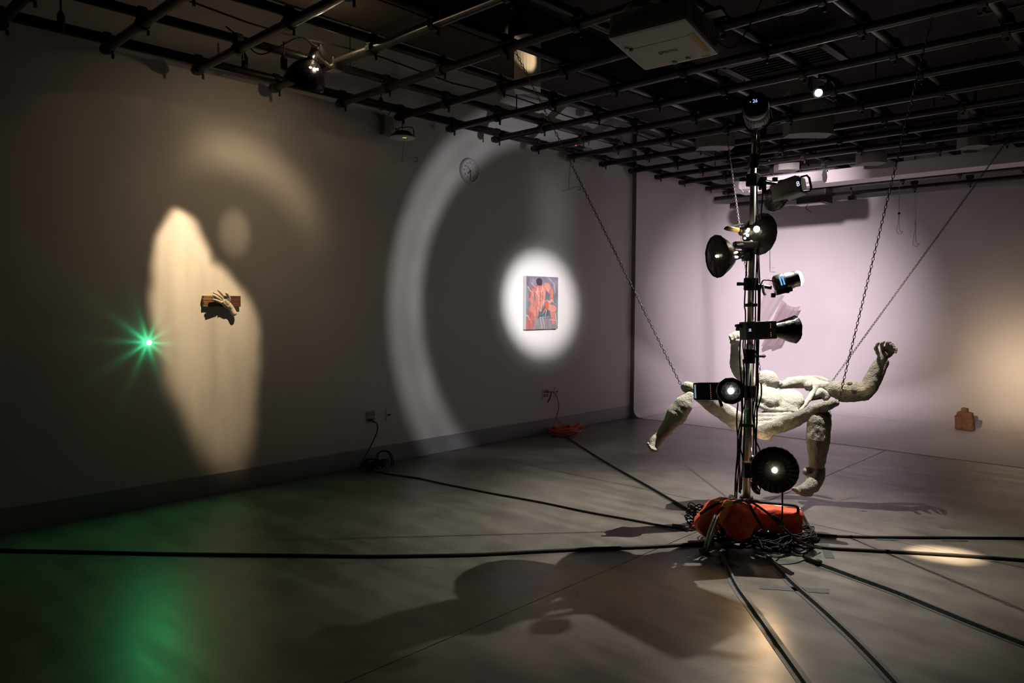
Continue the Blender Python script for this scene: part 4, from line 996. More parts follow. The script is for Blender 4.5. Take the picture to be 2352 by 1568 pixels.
bm = B(); add_box(bm, at(1713, 585, 4.74), .02, .03, .04, (RIGHT, -FWD, UP), bevel=.006); add_cyl(bm, at(1713, 585, 4.74), at(1700, 585, 4.74), .02, n=12); obj('clamp', bm, M['black'], t)
lead(t, [at(1716, 590, 4.72), at(1713, 640, 4.73), at(1710, 700, 4.73)] + down(1.45, .3, -RIGHT * .03, .008, 4))

# 5 small silver fresnel
t = thing('fresnel_lamp', 'small silver spotlight glaring at its front with two blue slots', 'lamp', at(1795, 650, 4.74))
b5 = at(1779, 654, 4.74); d5 = (at(1830, 640, 4.72) - b5).normalized(); u5 = (UP - d5 * UP.dot(d5)).normalized(); s5 = d5.cross(u5)
bm = B(); add_lathe(bm, b5, d5, [(0, .050), (.01, .058), (.055, .060), (.065, .056)], 24); obj('rear_housing', bm, M['black'], t, True)
bm = B(); add_lathe(bm, b5, d5, [(.062, .056), (.10, .055), (.125, .050), (.13, .052), (.150, .052)], 28, caps=False); obj('barrel', bm, M['silver'], t, True)
bm = B(); add_lathe(bm, b5, d5, [(.148, .050), (.158, .049), (.172, .036), (.178, .001)], 24, caps=False); obj('lens', bm, M['hotwhite'], t, True)
for k in range(2):
    bm = B(); add_box(bm, b5 + d5 * (.022 + .017 * k) - FWD * .0575 + u5 * .016, .0045, .030, .004, (d5, u5, -FWD)); obj('blue_slot', bm, M['bluestrip'], t)
bm = B(); add_box(bm, b5 + d5 * .035 - u5 * .052 - FWD * .02, .05, .016, .024, (d5, u5, -FWD), bevel=.006); obj('driver_box', bm, M['silver'], t)
for k, (x, y) in enumerate(((1776, 678), (1808, 668), (1831, 637))):
    bm = B(); add_box(bm, at(x, y, 4.70), .012, .014, .012, (RIGHT, UP, -FWD), bevel=.004); obj('knob', bm, M['black'], t)
clamp_on(t, 1.635, at(1772, 661, 4.75))
bm = B(); add_tube(bm, [at(1752, 655, 4.72), at(1754, 670, 4.70), at(1757, 677, 4.69)], .010, 8); obj('lever', bm, M['body'], t)
lead(t, [at(1776, 645, 4.73), at(1762, 643, 4.73), at(1750, 648, 4.73), at(1744, 690, 4.74), at(1743, 740, 4.74)] + down(1.28, .3, RIGHT * .04, .012, 5))

# 6 box lamp with soft foil cone to the right
t = thing('cone_lamp', 'grey perforated box lamp with a crumpled black cone opening right', 'lamp', at(1740, 760, 4.60))
b6 = at(1706, 760, 4.56); d6 = (at(1776, 757, 4.60) - b6).normalized(); u6 = (UP - d6 * UP.dot(d6)).normalized(); s6 = u6.cross(d6)
if s6.dot(FWD) > 0: s6 = -s6
LN6 = (at(1776, 757, 4.60) - b6).length
bm = B(); add_box(bm, b6 + d6 * LN6 / 2, LN6 / 2, .056, .045, (d6, u6, s6), bevel=.007); obj('housing', bm, M['bodylight'], t)
bm = B()
for i in range(10):
    for j in range(9):
        add_cyl(bm, b6 + d6 * (.068 + .0095 * i) + u6 * (-.036 + .0088 * j + (.0044 if i % 2 else 0)) + s6 * .0445, b6 + d6 * (.068 + .0095 * i) + u6 * (-.036 + .0088 * j + (.0044 if i % 2 else 0)) + s6 * .0457, .0028, n=6)
obj('vent_holes', bm, M['ink'], t)['kind'] = 'stuff'
for k in range(8):
    if k == 3 or k == 4: continue
    bm = B(); add_ell(bm, b6 + d6 * .163 + u6 * (.036 - .0105 * k) + s6 * .0452, (d6, u6, s6), (.0016, .0022, .001), 1); obj('leak_slot', bm, M['leak'], t)
bm = B(); add_box(bm, b6 + d6 * .024 + s6 * .0455 + u6 * .004, .008, .018, .001, (d6, u6, s6)); sc6 = obj('screen', bm, M['black'], t)
text('screen_digits', '50', .020, b6 + d6 * .024 + s6 * .047 + u6 * .004, u6, -d6, M['bluewhite'], sc6)
c6 = b6 + d6 * LN6
bm = B(); add_lathe(bm, c6, (d6 - UP * .03).normalized(), [(-.005, .046), (.02, .046), (.06, .058), (.11, .076), (.145, .088), (.147, .086)], 20, caps=False, jit=.03); obj('foil_cone', bm, M['foil'], t, True)
bm = B(); add_cyl(bm, at(1704, 748, 4.58), at(1690, 748, 4.55), .014, .009, n=10); obj('knob', bm, M['black'], t)
clamp_on(t, pole(1).z * 1.345, at(1722, 752, 4.66))
lead(t, [at(1708, 778, 4.58), at(1707, 800, 4.62), at(1714, 850, 4.66), at(1712, 920, 4.7)] + down(.8, .28, -RIGHT * .045, .012, 6, 5))

# 7 box lamp with hexagonal foil front facing us
t = thing('gate_lamp', 'black box lamp with folded foil front and a white hot centre', 'lamp', at(1650, 898, 4.5))
b7 = at(1600, 898, 4.62); e7 = at(1660, 898, 4.50); d7 = (e7 - b7).normalized(); u7 = (UP - d7 * UP.dot(d7)).normalized(); s7 = u7.cross(d7)
if s7.dot(FWD) > 0: s7 = -s7
LN7 = (e7 - b7).length
bm = B(); add_box(bm, (b7 + e7) / 2, LN7 / 2, .053, .045, (d7, u7, s7), bevel=.008); obj('housing', bm, M['black'], t)
bm = B()
for i in range(7):
    for j in range(8): add_cyl(bm, b7 + d7 * (.045 + .010 * i) + u7 * (-.036 + .010 * j) + s7 * .0445, b7 + d7 * (.045 + .010 * i) + u7 * (-.036 + .010 * j) + s7 * .0458, .003, n=6)
obj('vent_holes', bm, M['ink'], t)['kind'] = 'stuff'
for k in range(8):
    bm = B(); add_ell(bm, b7 + d7 * .120 + u7 * (.040 - .0115 * k) + s7 * .0455, (d7, u7, s7), (.0016, .0022, .001), 1); obj('leak_slot', bm, M['leak'], t)
bm = B(); add_box(bm, b7 + d7 * .016 + s7 * .0456, .0055, .042, .0012, (d7, u7, s7)); obj('screen', bm, mat('screen_dim', (.1, .12, .16), .2, emit=(.55, .65, .85), estr=.35), t)
ax7 = (CAM + V((-.5, 0, -.4)) - P_HEX).normalized()
bm = B(); add_lathe(bm, P_HEX - ax7 * .13 + d7 * -.02, (ax7 + d7 * .1).normalized(), [(0, .050), (.05, .058), (.12, .078), (.128, .079)], 10, caps=False, jit=.02); obj('foil_hood', bm, M['foil'], t)
bm = B(); add_lathe(bm, P_HEX - ax7 * .012, ax7, [(0, .079), (.004, .055), (-.004, .016)], 22, caps=False, jit=.015); obj('foil_front', bm, M['foil'], t)
bm = B(); add_ell(bm, P_HEX - ax7 * .014, VX, (.0185,) * 3, 2); obj('bulb', bm, M['hotwhite'], t, True)
bm = B(); add_box(bm, at(1655, 924, 4.42), .009, .026, .006, ((RIGHT + UP * .3).normalized(), (UP - RIGHT * .3).normalized(), -FWD), bevel=.003); obj('foil_tab', bm, M['foil'], t)
clamp_on(t, pole(1).z * .94, at(1690, 898, 4.6))
lead(t, [at(1695, 925, 4.55), at(1692, 970, 4.6), at(1697, 1040, 4.62), at(1690, 1090, 4.62), at(1688, 1140, 4.6)])
lead(t, [at(1703, 915, 4.6), at(1704, 960, 4.62), at(1702, 1010, 4.62), at(1698, 1060, 4.6), at(1691, 1150, 4.58)])

# 8 large foil disc facing us, low on the pole
t = thing('disc_front_lamp', 'large round black foil disc with warm hot centre, low on the pole', 'lamp', P_DISC)
ax8 = (CAM + V((-.2, 0, -.6)) - P_DISC).normalized()
x8, y8, _ = basis(ax8)
bm = B(); n = 48; rings = []
for (tt, rr) in ((-.006, .017), (0.004, .06), (.004, .10), (-.004, .1345), (-.02, .137)):
    rg = []
    for i in range(n):
        a = 2 * PI * i / n; j = (.0028 if i % 2 else -.0028) * (rr / .1)
        rg.append(bm.verts.new(P_DISC - ax8 * .01 + (x8 * math.cos(a) + y8 * math.sin(a)) * (rr * (1 + (.012 * math.sin(i * 3.3) if rr > .12 else 0))) + ax8 * (tt + j)))
    if rings: bridge(bm, rings[-1], rg)
    rings.append(rg)
obj('foil_front', bm, M['foil'], t)
bm = B(); add_lathe(bm, P_DISC - ax8 * .16, ax8, [(0, .035), (.03, .06), (.09, .11), (.135, .133)], 32, caps=False); obj('reflector', bm, M['foil'], t, True)
bm = B(); add_ell(bm, P_DISC - ax8 * .012, VX, (.016,) * 3, 2); obj('bulb', bm, M['hot'], t, True)
bm = B(); add_cyl(bm, P_DISC - ax8 * .16, at(1728, 1078, 4.62), .02, n=12); add_box(bm, at(1718, 1078, 4.66), .03, .03, .05, (RIGHT, -FWD, UP), bevel=.006); obj('clamp', bm, M['black'], t)
bm = B(); add_ell(bm, at(1728, 1055, 4.60), VX, (.022, .03, .02), 2); obj('socket', bm, M['silver'], t, True)
bm = B(); add_tube(bm, [at(1797, 1120, 4.44), at(1797, 1160, 4.44), at(1796, 1210, 4.44)], .005, 6); obj('cable', bm, M['cable'], t)
for k in range(4):
    rnd = random.Random(40 + k); o_ = [(1728 + rnd.uniform(-3, 5), 1100), (1738 + rnd.uniform(-4, 8), 1112 + 4 * k), (1744, 1128 + 2 * k), (1734 + rnd.uniform(-3, 5), 1120 + 3 * k), (1725, 1106 + 3 * k)]
    bm = B(); add_tube(bm, curve([at(x, y, 4.58 + .01 * k) for x, y in o_]), .004, 6); obj('cable_loop', bm, M['cable'], t, True)
# long hanging leads that belong to the stand
for k, off in enumerate((-.06, -.048, .055)):
    bm = B(); add_tube(bm, curve(down(1.30 - .15 * k, .28, RIGHT * off - FWD * .02, .018, 60 + k, 9), 5), .0048, 7); obj('hanging_lead', bm, M['cable'], stand, True)
for z in (.72, .95, 1.2, 1.5):
    bm = B(); add_box(bm, pole(z), .035, .03, .010, (RIGHT, FWD, UP), bevel=.004); obj('cable_tie', bm, M['strap'], stand)

# ceiling dish by the left wall
t = thing('ceiling_dish_lamp', 'black dish lamp on the pipes near the left wall, bright slots on its back', 'lamp', P_CEIL)
dC = (V((0.05, 2.62, 1.3)) - P_CEIL).normalized(); bC = P_CEIL - dC * .03 + V((0, 0, .02))
bm = B(); add_lathe(bm, bC, dC, [(-.10, .028), (-.075, .065), (-.03, .105), (.03, .132), (.08, .142)], 36, caps=False); obj('reflector', bm, M['foil'], t, True)
bm = B(); add_lathe(bm, bC, dC, [(-.19, .022), (-.15, .030), (-.10, .032)], 20); obj('socket', bm, M['silver'], t, True)
for (x, y, r) in ((700, 154.5, 3.0), (712, 157, 5), (722, 159, 3.6), (729, 159, 2.6)):
    bm = B(); add_ell(bm, at(x, y, 4.99), VX, (r * 4.99 / FPX,) * 3, 2); obj('slot_glow', bm, M['hot'], t, True)
hx_ = bC.x + .05
bm = B(); add_box(bm, V((hx_, 2.93, ZG - .01)), .05, .04, .045, bevel=.006); add_cyl(bm, V((hx_, 2.9, ZG - .03)), bC - dC * .14, .012, n=8); add_cyl(bm, V((hx_, 2.85, ZG + .05)), V((hx_ + .08, 2.76, ZG + .07)), .012, n=8); obj('clamp', bm, M['silver'], t)
bm = B(); add_tube(bm, curve([bC - dC * .18, bC - dC * .18 + V((-.05, -.10, .05)), bC + V((-.10, -.28, .08)), bC + V((-.14, -.40, .16)), bC + V((-.16, -.5, .22))]), .005, 6); obj('cable', bm, M['cable'], t)
lamp('dish_back_glow', 'POINT', bC - dC * .10 + V((.12, .05, .12)), None, 2.2, TXT['warm'], .01)
# small bright grid lamp
t = thing('grid_spot', 'small white glaring spotlight on the pipe grid right of the pole', 'lamp', P_BACK)
dB = (CAM + V((-.6, 0, -.6)) - P_BACK).normalized()
bm = B(); add_lathe(bm, P_BACK - dB * .15, dB, [(0, .026), (.01, .034), (.12, .034), (.135, .036)], 22, caps=False); obj('housing', bm, M['black'], t, True)
bm = B(); add_lathe(bm, P_BACK - dB * .022, dB, [(0, .025), (.004, .001)], 22, caps=False); obj('lens', bm, M['hotwhite'], t)
bm = B(); add_tube(bm, [P_BACK - dB * .08 - RIGHT * .055, P_BACK - dB * .08 - RIGHT * .055 + V((0, 0, .09)), P_BACK - dB * .08 + RIGHT * .055 + V((0, 0, .09)), P_BACK - dB * .08 + RIGHT * .055], .006, 8); add_cyl(bm, P_BACK - dB * .08 + V((0, 0, .085)), P_BACK - dB * .08 + V((0, 0, .12)), .012, n=8); obj('yoke', bm, M['iron'], t)
for a, b_ in (((1896, 222), (1918, 233)), ((1886, 226), (1898, 238))):
    bm = B(); add_cyl(bm, at(*a, 5.6), at(*b_, 5.62), .004, n=6); obj('safety_cable', bm, M['steel'], t)
bm = B(); add_tube(bm, curve([P_BACK - dB * .14, P_BACK - dB * .2 + V((.06, 0, .05)), V((3.42, 5.96, ZG + .03))]), .005, 6); obj('cable', bm, M['cable'], t)

# hanging plugs along the wall pipes
def hung_plug(px, py, q, lab, ln=.16):
    p = onX(px, py, q); t = thing('hanging_plug', lab, 'plug', p)
    bm = B(); add_lathe(bm, p, (0, 0, 1), [(-.055, .014), (-.045, .022), (.02, .024), (.05, .012)], 12); obj('plug', bm, M['rubber'], t, True)
    bm = B(); add_tube(bm, curve([p + V((0, 0, .04)), p + V((.004, .0, .09)), V((p.x, p.y, max(ZG + .06, p.z + .14)))]), .006, 6); obj('cable', bm, M['cable'], t)
hung_plug(140, 45, .325, 'black plug dangling under the wall pipes at far left')
hung_plug(562, 140, .325, 'black plug dangling beside the pipe left of the ceiling dish')
hung_plug(652, 143, .93, 'black plug dangling on a cable just beside the ceiling dish')
hung_plug(875, 238, .325, 'black plug with a loop above the disc lamp')
# little laser unit on the wall and small grid device
t = thing('laser_unit', 'tiny green laser light on the left wall beside the hand', 'laser', (0, P_GREEN.y, P_GREEN.z))
bm = B(); add_cyl(bm, (0.0, P_GREEN.y, P_GREEN.z), (.022, P_GREEN.y, P_GREEN.z), .012, n=16); obj('barrel', bm, M['iron'], t)
bm = B(); add_ell(bm, (.026, P_GREEN.y, P_GREEN.z), VX, (.019,) * 3, 2); obj('lens', bm, M['green'], t, True)
gd = at(1424, 300, 7.6)
t = thing('grid_sensor', 'tiny black device with green lights on a cross pipe above the painting', 'sensor', gd)
bm = B(); add_box(bm, gd + V((0, 0, .0)), .03, .04, .03, bevel=.006); obj('case', bm, M['black'], t)
for k in range(3):
    bm = B(); add_ell(bm, gd - FWD * .045 + RIGHT * (-.05 + .028 * k) + UP * (-.012 + .006 * k), VX, (.004,) * 3, 1); obj('led', bm, M['ledgreen'], t)
bm = B(); add_cyl(bm, at(1424, 311, 7.6), at(1431, 333, 7.6), .007, n=6); obj('lever', bm, M['silver'], t)

# ------------------------------------------------------------------ screen casing and far things
sy_ = 7.35
xl, xr = onY(1701, 425, sy_).x, onY(1893, 450, sy_).x; zc_ = (onY(1713, 410, sy_).z + onY(1713, 440, sy_).z) / 2; hr = (onY(1713, 410, sy_).z - onY(1713, 440, sy_).z) / 2
t = thing('screen_case', 'white eight sided roll-up screen case hung on a chain behind the pole', 'screen case', (xl, sy_, zc_))
bm = B(); add_lathe(bm, (xl + .03, sy_, zc_), (1, 0, 0), [(0, hr), (xr - xl - .03, hr)], 8); obj('case', bm, M['casegrey'], t)
bm = B(); add_lathe(bm, (xl, sy_, zc_), (1, 0, 0), [(0, hr * .72), (.035, hr * 1.1)], 8); obj('end_cap', bm, M['white'], t)
bm = B(); add_box(bm, (xl + .42, sy_ - .0, zc_ - hr - .004), (xr - xl) / 2 - .12, .02, .012); obj('bottom_bar', bm, M['casegrey'], t)
def chain(name_bm, a, b_, pitch=.023, wire=.0026, wid=.0072):
    a, b_ = V(a), V(b_); n = max(2, int((b_ - a).length / pitch)); d = (b_ - a) / n; t_ = d.normalized(); x, y, _ = basis(t_)
    hl = pitch * .5 + wire
    for i in range(n):
        c = a + d * (i + .5); s = x if i % 2 else y; nn = t_.cross(s); pts = []
        for k in range(8):
            an = 2 * PI * k / 8; pts.append(c + t_ * (math.cos(an) * hl) + s * (math.sin(an) * wid))
        last = None; first = None
        for k in range(8):
            p = pts[k]; o_ = (p - c).normalized()
            rg = [name_bm.verts.new(p + o_ * (wire * math.cos(q)) + nn * (wire * math.sin(q))) for q in (0, PI / 2, PI, 3 * PI / 2)]
            if last: bridge(name_bm, last, rg)
            else: first = rg
            last = rg
        bridge(name_bm, last, first)
bm = B()
for k in (-.02, .02): chain(bm, (xl + .07 + k * .3, sy_ - .01, zc_ + hr), (2.19 + k, sy_ + .0, ZG + .04), .03, .003, .01)
obj('chain', bm, M['steel'], t)
ky = 9.9; kc = (onY(1868, 432, ky) + onY(1868, 462, ky)) / 2
t = thing('black_monitor', 'black box under the pale beam, behind the lamp with blue screen', 'box', kc)
hw = (onY(1900, 450, ky).x - onY(1836, 450, ky).x) / 2
bm = B(); add_box(bm, kc, hw, .10, .115, bevel=.008); obj('case', bm, M['black'], t)
bm = B(); add_box(bm, kc + V((hw + .012, -.01, 0)), .014, .12, .125, bevel=.004); obj('end_plate', bm, M['iron'], t)
bm = B(); add_box(bm, kc + V((-.03, .0, -.122)), hw * .95, .10, .006); obj('pale_base', bm, M['white'], t)
bm = B(); add_cyl(bm, kc + V((0, 0, .1)), V((kc.x, kc.y, ZG + .03)), .015, n=8); obj('stem', bm, M['iron'], t)
bm = B(); add_tube(bm, curve([kc + V((-.04, -.05, -.11)), kc + V((-.07, -.05, -.18)), kc + V((.0, -.05, -.235))]), .004, 6); obj('cable_end', bm, M['cable'], t)
kb = onY(1957, 455, 10.3)
t = thing('pipe_camera', 'small black box clamped to the last pipe before the far wall', 'box', kb)
bm = B(); add_box(bm, kb, .04, .04, .03, bevel=.006); obj('case', bm, M['black'], t)
bm = B(); add_cyl(bm, kb, V((kb.x, 10.2, ZG)), .012, n=8); obj('mount', bm, M['iron'], t)
pc = onY(2064, 410, 9.68)
t = thing('pull_cord', 'thin pull cord with a dark ball hanging before the far wall', 'cord', pc)
kb1 = onY(2065, 490, 9.68); kb2 = onY(2067, 537, 9.68)
bm = B(); add_tube(bm, curve([V((pc.x, 9.68, ZG)), kb1, kb1 - V((.02, 0, .2)), kb2, kb2 + V((.03, 0, .03)), kb1 - V((-.012, 0, .2)), kb1]), .0035, 6); obj('string', bm, M['fine'], t)
bm = B(); add_ell(bm, kb1, VX, (.016,) * 3, 2); obj('ball', bm, M['iron'], t, True)
# sheer cloth before the far wall
cy_ = 10.45
def cloth(name, pxs, m, parent, dy=0.0, amp=.03):
    """pxs: four outline corners (tl, tr, br, bl); folded, slightly thick sheet"""
    tl, tr_, br, bl = [onY(x, y, cy_ + dy) for x, y in pxs]; bm = B(); n, k = 16, 14; rows = []
    for side in (0, 1):
        rr_ = []
        for j in range(k + 1):
            row = []
            for i in range(n + 1):
                u, v_ = i / n, j / k; p = (tl * (1 - u) + tr_ * u) * (1 - v_) + (bl * (1 - u) + br * u) * v_
                p = p + V((0, amp * (0.3 + v_) * math.sin(u * 13 + v_ * 1.5) + side * .002, -.05 * math.sin(PI * u) * (1 - v_)))
                row.append(bm.verts.new(p))
            rr_.append(row)
        rows.append(rr_)
    for rr_ in rows:
        for j in range(k):
            for i in range(n): bm.faces.new((rr_[j][i], rr_[j][i + 1], rr_[j + 1][i + 1], rr_[j + 1][i]))
    return obj(name, bm, m, parent, True)
t = thing('sheer_cloth', 'sheer pink cloth draped from a wire before the bright wall', 'cloth', onY(1770, 690, cy_))
cloth('front_panel', [(1768, 632), (1800, 668), (1752, 742), (1724, 742)], M['sheer'], t)
cloth('side_piece', [(1796, 688), (1838, 703), (1790, 792), (1744, 796)], M['sheer_shade'], t, .1, .05)  # added darker sheet in place of the cloth's shadow on the wall
bm = B(); wt = onY(1767, 480, cy_); wb = onY(1768, 615, cy_)
add_tube(bm, [V((wt.x, cy_, ZG - .02)), wt, wb, onY(1780, 615, cy_)], .004, 6); obj('hanging_wire', bm, M['fine'], t)

# ------------------------------------------------------------------ chains of the figure
def fig_chain(a, b_, lab, **k):
    bm = B(); chain(bm, a, b_, **k); o = obj('hanging_chain', bm, M['steel'], None, True, loc=a)
    return tag(o, lab, 'chain', 'steel chains holding the plaster figure')
def grid_pt(px, py): return onZ(px, py, ZG - .03)
fig_chain(at(1563, 882, 4.96), V((2.19, 3.62, ZG + .03)), 'long steel chain from the left knee up towards the upper left')
fig_chain(at(1746, 850, 5.46), V((2.19, 6.56, ZG - .03)), 'steel chain rising just left of the pole to the shoulder')
fig_chain(at(1924, 930, 4.90), V((4.40, 4.75, ZG - .03)), 'steel chain from the right knee, the steeper of the crossing pair')
fig_chain(at(1912, 874, 5.50), V((4.36, 7.77, ZG - .03)), 'steel chain slanting up to the right edge from the arm')

# ------------------------------------------------------------------ base of the pole: sandbags, cables
def bag(name, parts, lab, straps=(), m='red'):
    c = at(parts[0][0], parts[0][1], parts[0][2]); t = thing('sandbag', lab, 'sandbag', V((c.x, c.y, 0)), 'red sandbags on the stand legs')
    bm = B()
    for x, y, q, rx, ry, rot in parts:
        cr, sr = math.cos(rot), math.sin(rot); add_box(bm, at(x, y, q), rx * q / FPX, ry * q / FPX, .075, ((RIGHT * cr + UP * sr), (UP * cr - RIGHT * sr), -FWD), bevel=.03)
    sculpt('sack', bm, M[m], t, .011, .030, .006, 8)
    for s in straps:
        bm = B(); pts = curve([at(x, y, q) for x, y, q in s]); add_tube(bm, pts, .009, 6); obj('strap', bm, M['strap'], t, True)
    return t
bag('sandbag', [(1636, 1186, 4.66, 36, 24, .85), (1654, 1170, 4.68, 26, 22, .6), (1622, 1206, 4.62, 22, 18, .5)], 'red sandbag at the left of the pole base', [[(1608, 1180, 4.56), (1640, 1160, 4.54), (1672, 1150, 4.55), (1705, 1147, 4.6)]])
bag('sandbag', [(1695, 1190, 4.45, 40, 30, -.5), (1690, 1170, 4.48, 30, 20, -.15), (1690, 1216, 4.44, 20, 22, .7)], 'red sandbag drooping at the front of the pole base', [[(1646, 1180, 4.40), (1662, 1164, 4.38), (1690, 1152, 4.40), (1712, 1148, 4.5)], [(1722, 1160, 4.36), (1734, 1182, 4.35), (1752, 1212, 4.36)]])
bag('sandbag', [(1786, 1194, 4.62, 49, 30, -.06), (1814, 1202, 4.60, 24, 34, -.05), (1758, 1190, 4.62, 34, 30, -.1)], 'red sandbag at the right of the pole base', [[(1722, 1150, 4.56), (1760, 1154, 4.53), (1800, 1158, 4.53), (1829, 1162, 4.53), (1834, 1176, 4.54)]])
tg = at(1672, 1158, 4.36)
bm = B(); add_box(bm, tg, .03, .004, .012, ((RIGHT + UP * .25).normalized(), -FWD, (UP - RIGHT * .25).normalized())); tag(obj('yellow_tag', bm, M['gold'], loc=tg), 'small yellow tag on top of the front red sandbag', 'tag')
# power strips and tangles
t = thing('power_strip', 'black power strip with a tiny green light under the sandbags', 'power strip', onZ(1775, 1262))
pz = onZ(1775, 1258)
bm = B(); add_box(bm, pz + V((0, 0, .05)), .03, .05, .05, (RIGHT, FWD, V((0, 0, 1))), bevel=.006); obj('case', bm, M['black'], t)
bm = B(); add_ell(bm, at(1764.5, 1219.5, 4.30), VX, (.004,) * 3, 1); obj('pilot_light', bm, M['ledgreen'], t)
bm = B(); add_tube(bm, [pz + V((0, 0, .01)), pz + RIGHT * .12 + V((0, 0, .008)), pz + RIGHT * .2 + FWD * .1 + V((0, 0, .008))], .006, 6); obj('cable', bm, M['cable'], t)
def tangle(px, py, r, turns, seed, lab, m='cable', zs=.10, nm='cable_tangle', wire=.0042):
    c = onZ(px, py); bm = B(); add_tube(bm, coil_path(c, r, 34, turns + 5, zs, seed, 1.0), wire, 5)
    return tag(obj(nm, bm, M[m], loc=c, smooth=True), lab, 'cable')
tangle(1832, 1262, .11, 11, 71, 'loose black cable coil at the right foot of the stand', zs=.11)
tangle(1700, 1250, .15, 13, 72, 'black cable tangle in front of the sandbags', zs=.10)
tangle(1650, 1238, .11, 10, 73, 'black cable tangle by the left chrome leg', zs=.09)
tangle(1598, 1206, .07, 5, 74, 'small black cable loops left of the sandbags', zs=.12)
tangle(1770, 1262, .12, 9, 77, 'black cable tangle beside the power strip', zs=.08)
for k, (px, py) in enumerate(((1590, 1218), (1706, 1262), (1832, 1245))):
    c = onZ(px, py); bm = B(); add_lathe(bm, c + V((0, 0, .03)), RIGHT + FWD * .3 * k, [(-.02, .005), (-.014, .010), (.016, .010), (.02, .006)], 10)
    tag(obj('red_plug', bm, mat('red_plug_%d' % k, (.45, .02, .03), .4), loc=c, smooth=True), ('red plug at the left end of the cables', 'red plug under the front red sandbag', 'red plug on the right cable coil')[k], 'plug')
# heavy power lead with inline connector over the bags
t = thing('inline_connector', 'thick black lead with inline connector lying over the right sandbag', 'cable', at(1790, 1195, 4.4))
bm = B(); add_tube(bm, curve([at(1712, 1146, 4.5), at(1735, 1158, 4.4), at(1768, 1182, 4.36), at(1795, 1208, 4.34), at(1830, 1238, 4.34), at(1862, 1254, 4.42), at(1885, 1259, 4.5)]), .007, 8); obj('lead', bm, M['cable'], t, True)
bm = B(); add_cyl(bm, at(1774, 1184, 4.34), at(1798, 1206, 4.33), .015, .019, n=12); obj('connector', bm, M['rubber'], t, True)

# ------------------------------------------------------------------ cables on the floor
def floor_cable(pxs, lab, wd=.05, hump=.009, taped=True, r=.008, strips=()):
    p = [onZ(x, y) for x, y in pxs]; mid = p[len(p) // 2]
    t = thing('floor_cable', lab, 'cable', V((mid.x, mid.y, 0)))
    c = curve(p, 6)
    bm = B(); add_tube(bm, [q + V((0, 0, r)) for q in c], r, 8); obj('cable', bm, M['cable'], t, True)
    if taped:
        bm = B(); ribbon(bm, c, wd, .0022, 2 * r + .0015); obj('tape_cover', bm, M['tape'], t)
    return t
floor_cable([(0, 1267), (200, 1271), (400, 1275), (640, 1278), (830, 1281), (960, 1280), (1100, 1277), (1250, 1269), (1380, 1263), (1490, 1259), (1598, 1252), (1640, 1246)], 'long black cable crossing the floor to the left edge', taped=False, r=.0105)
floor_cable([(1300, 1005), (1325, 1021), (1370, 1050), (1420, 1080), (1480, 1114), (1540, 1149), (1596, 1182)], 'taped cable from the orange cord to the pole', .045)
floor_cable([(1862, 1229), (1905, 1233), (2000, 1236), (2120, 1237), (2250, 1238), (2352, 1239), (2560, 1242), (2800, 1247)], 'black cable to the right edge, the farther of two', taped=False, r=.009)
floor_cable([(1868, 1256), (1900, 1262), (1990, 1267), (2100, 1273), (2230, 1281), (2352, 1290), (2560, 1307), (2800, 1328)], 'black cable to the right edge, the nearer of two', taped=False, r=.0105)
floor_cable([(1870, 1294), (1895, 1303), (1970, 1331), (2060, 1364), (2150, 1401), (2250, 1442), (2352, 1482), (2440, 1516)], 'taped cable running to the lower right edge', .062)
floor_cable([(1762, 1280), (1790, 1310), (1830, 1350), (1880, 1394), (1950, 1459), (2010, 1520), (2058, 1572), (2110, 1630)], 'middle taped cable running off the bottom right', .062)
floor_cable([(1660, 1276), (1672, 1305), (1695, 1352), (1735, 1408), (1785, 1480), (1850, 1572), (1890, 1630)], 'leftmost taped cable running off the bottom edge', .062)
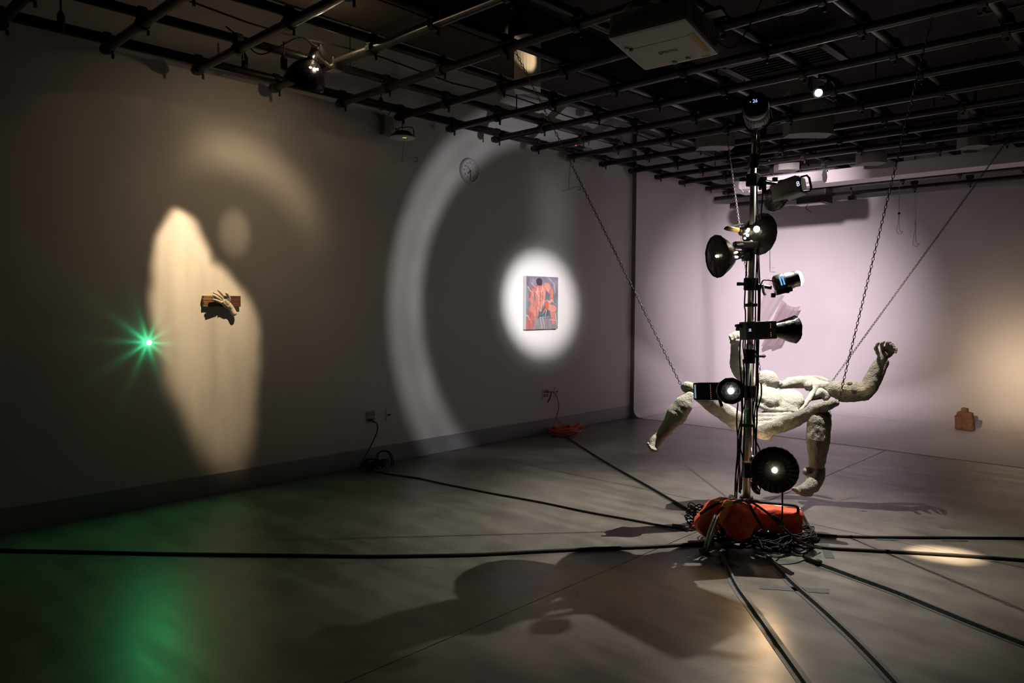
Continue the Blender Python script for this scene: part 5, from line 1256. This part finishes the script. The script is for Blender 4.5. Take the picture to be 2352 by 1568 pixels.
def strip(quad, lab):
    p = [onZ(x, y) + V((0, 0, .0008)) for x, y in quad]; c = sum(p, V()) / 4; bm = B()
    f = bm.faces.new([bm.verts.new(q) for q in p]); f.normal_update()
    if f.normal.z < 0: f.normal_flip()
    r = bmesh.ops.extrude_face_region(bm, geom=[f]); bmesh.ops.translate(bm, verts=[v for v in r['geom'] if isinstance(v, bmesh.types.BMVert)], vec=(0, 0, .0014)); bmesh.ops.recalc_face_normals(bm, faces=bm.faces[:])
    tag(obj('gaffer_tape', bm, M['tape'], loc=c), lab, 'tape', 'short gaffer tape strips on the floor')
strip([(1882, 1247), (1902, 1248), (1917, 1282), (1895, 1281)], 'grey tape strip crossing the nearer right hand cable')
strip([(1744, 1344), (1906, 1353), (1905, 1363), (1744, 1352)], 'long grey tape strip crossing the middle taped cable')
strip([(2009, 1233), (2060, 1233), (2062, 1241), (2012, 1240)], 'small dark tape on the far right cable, closer to the stand')
strip([(2160, 1236), (2216, 1237), (2224, 1244), (2168, 1243)], 'small dark tape on the far right cable, farther from the stand')
strip([(1565, 1180), (1590, 1178), (1592, 1183), (1570, 1185)], 'small tape piece left of the sandbags')
strip([(1640, 1292), (1690, 1297), (1698, 1303), (1645, 1299)], 'short tape strip at the start of the leftmost taped cable')
strip([(1284, 1002), (1318, 1001), (1319, 1003), (1288, 1005)], 'thin dark tape strip beside the orange cord')
for (a, b_, lab) in (((1545, 1213), (1582, 1220), 'black cable joint on the long cable left of the sandbags'), ((1846, 1285), (1884, 1300), 'black cable joint at the start of the lower right cable')):
    pa1, pb1 = onZ(*a) + V((0, 0, .02)), onZ(*b_) + V((0, 0, .018)); bm = B(); add_cyl(bm, pa1, pb1, .013, .018, n=10)
    tag(obj('cable_joint', bm, M['rubber'], loc=V((pa1.x, pa1.y, 0)), smooth=True), lab, 'cable')

# ------------------------------------------------------------------ bake the sculpted forms to plain meshes
bpy.context.view_layer.update()
dg = bpy.context.evaluated_depsgraph_get()
new = [(o, D.meshes.new_from_object(o.evaluated_get(dg))) for o in BAKE]
for o, me in new:
    o.modifiers.clear(); mm = o.data.materials[0]; o.data = me; me.name = o.name
    if not me.materials: me.materials.append(mm)
    for p in me.polygons: p.use_smooth = True
for o in D.objects:
    if '_o' in o: del o['_o']
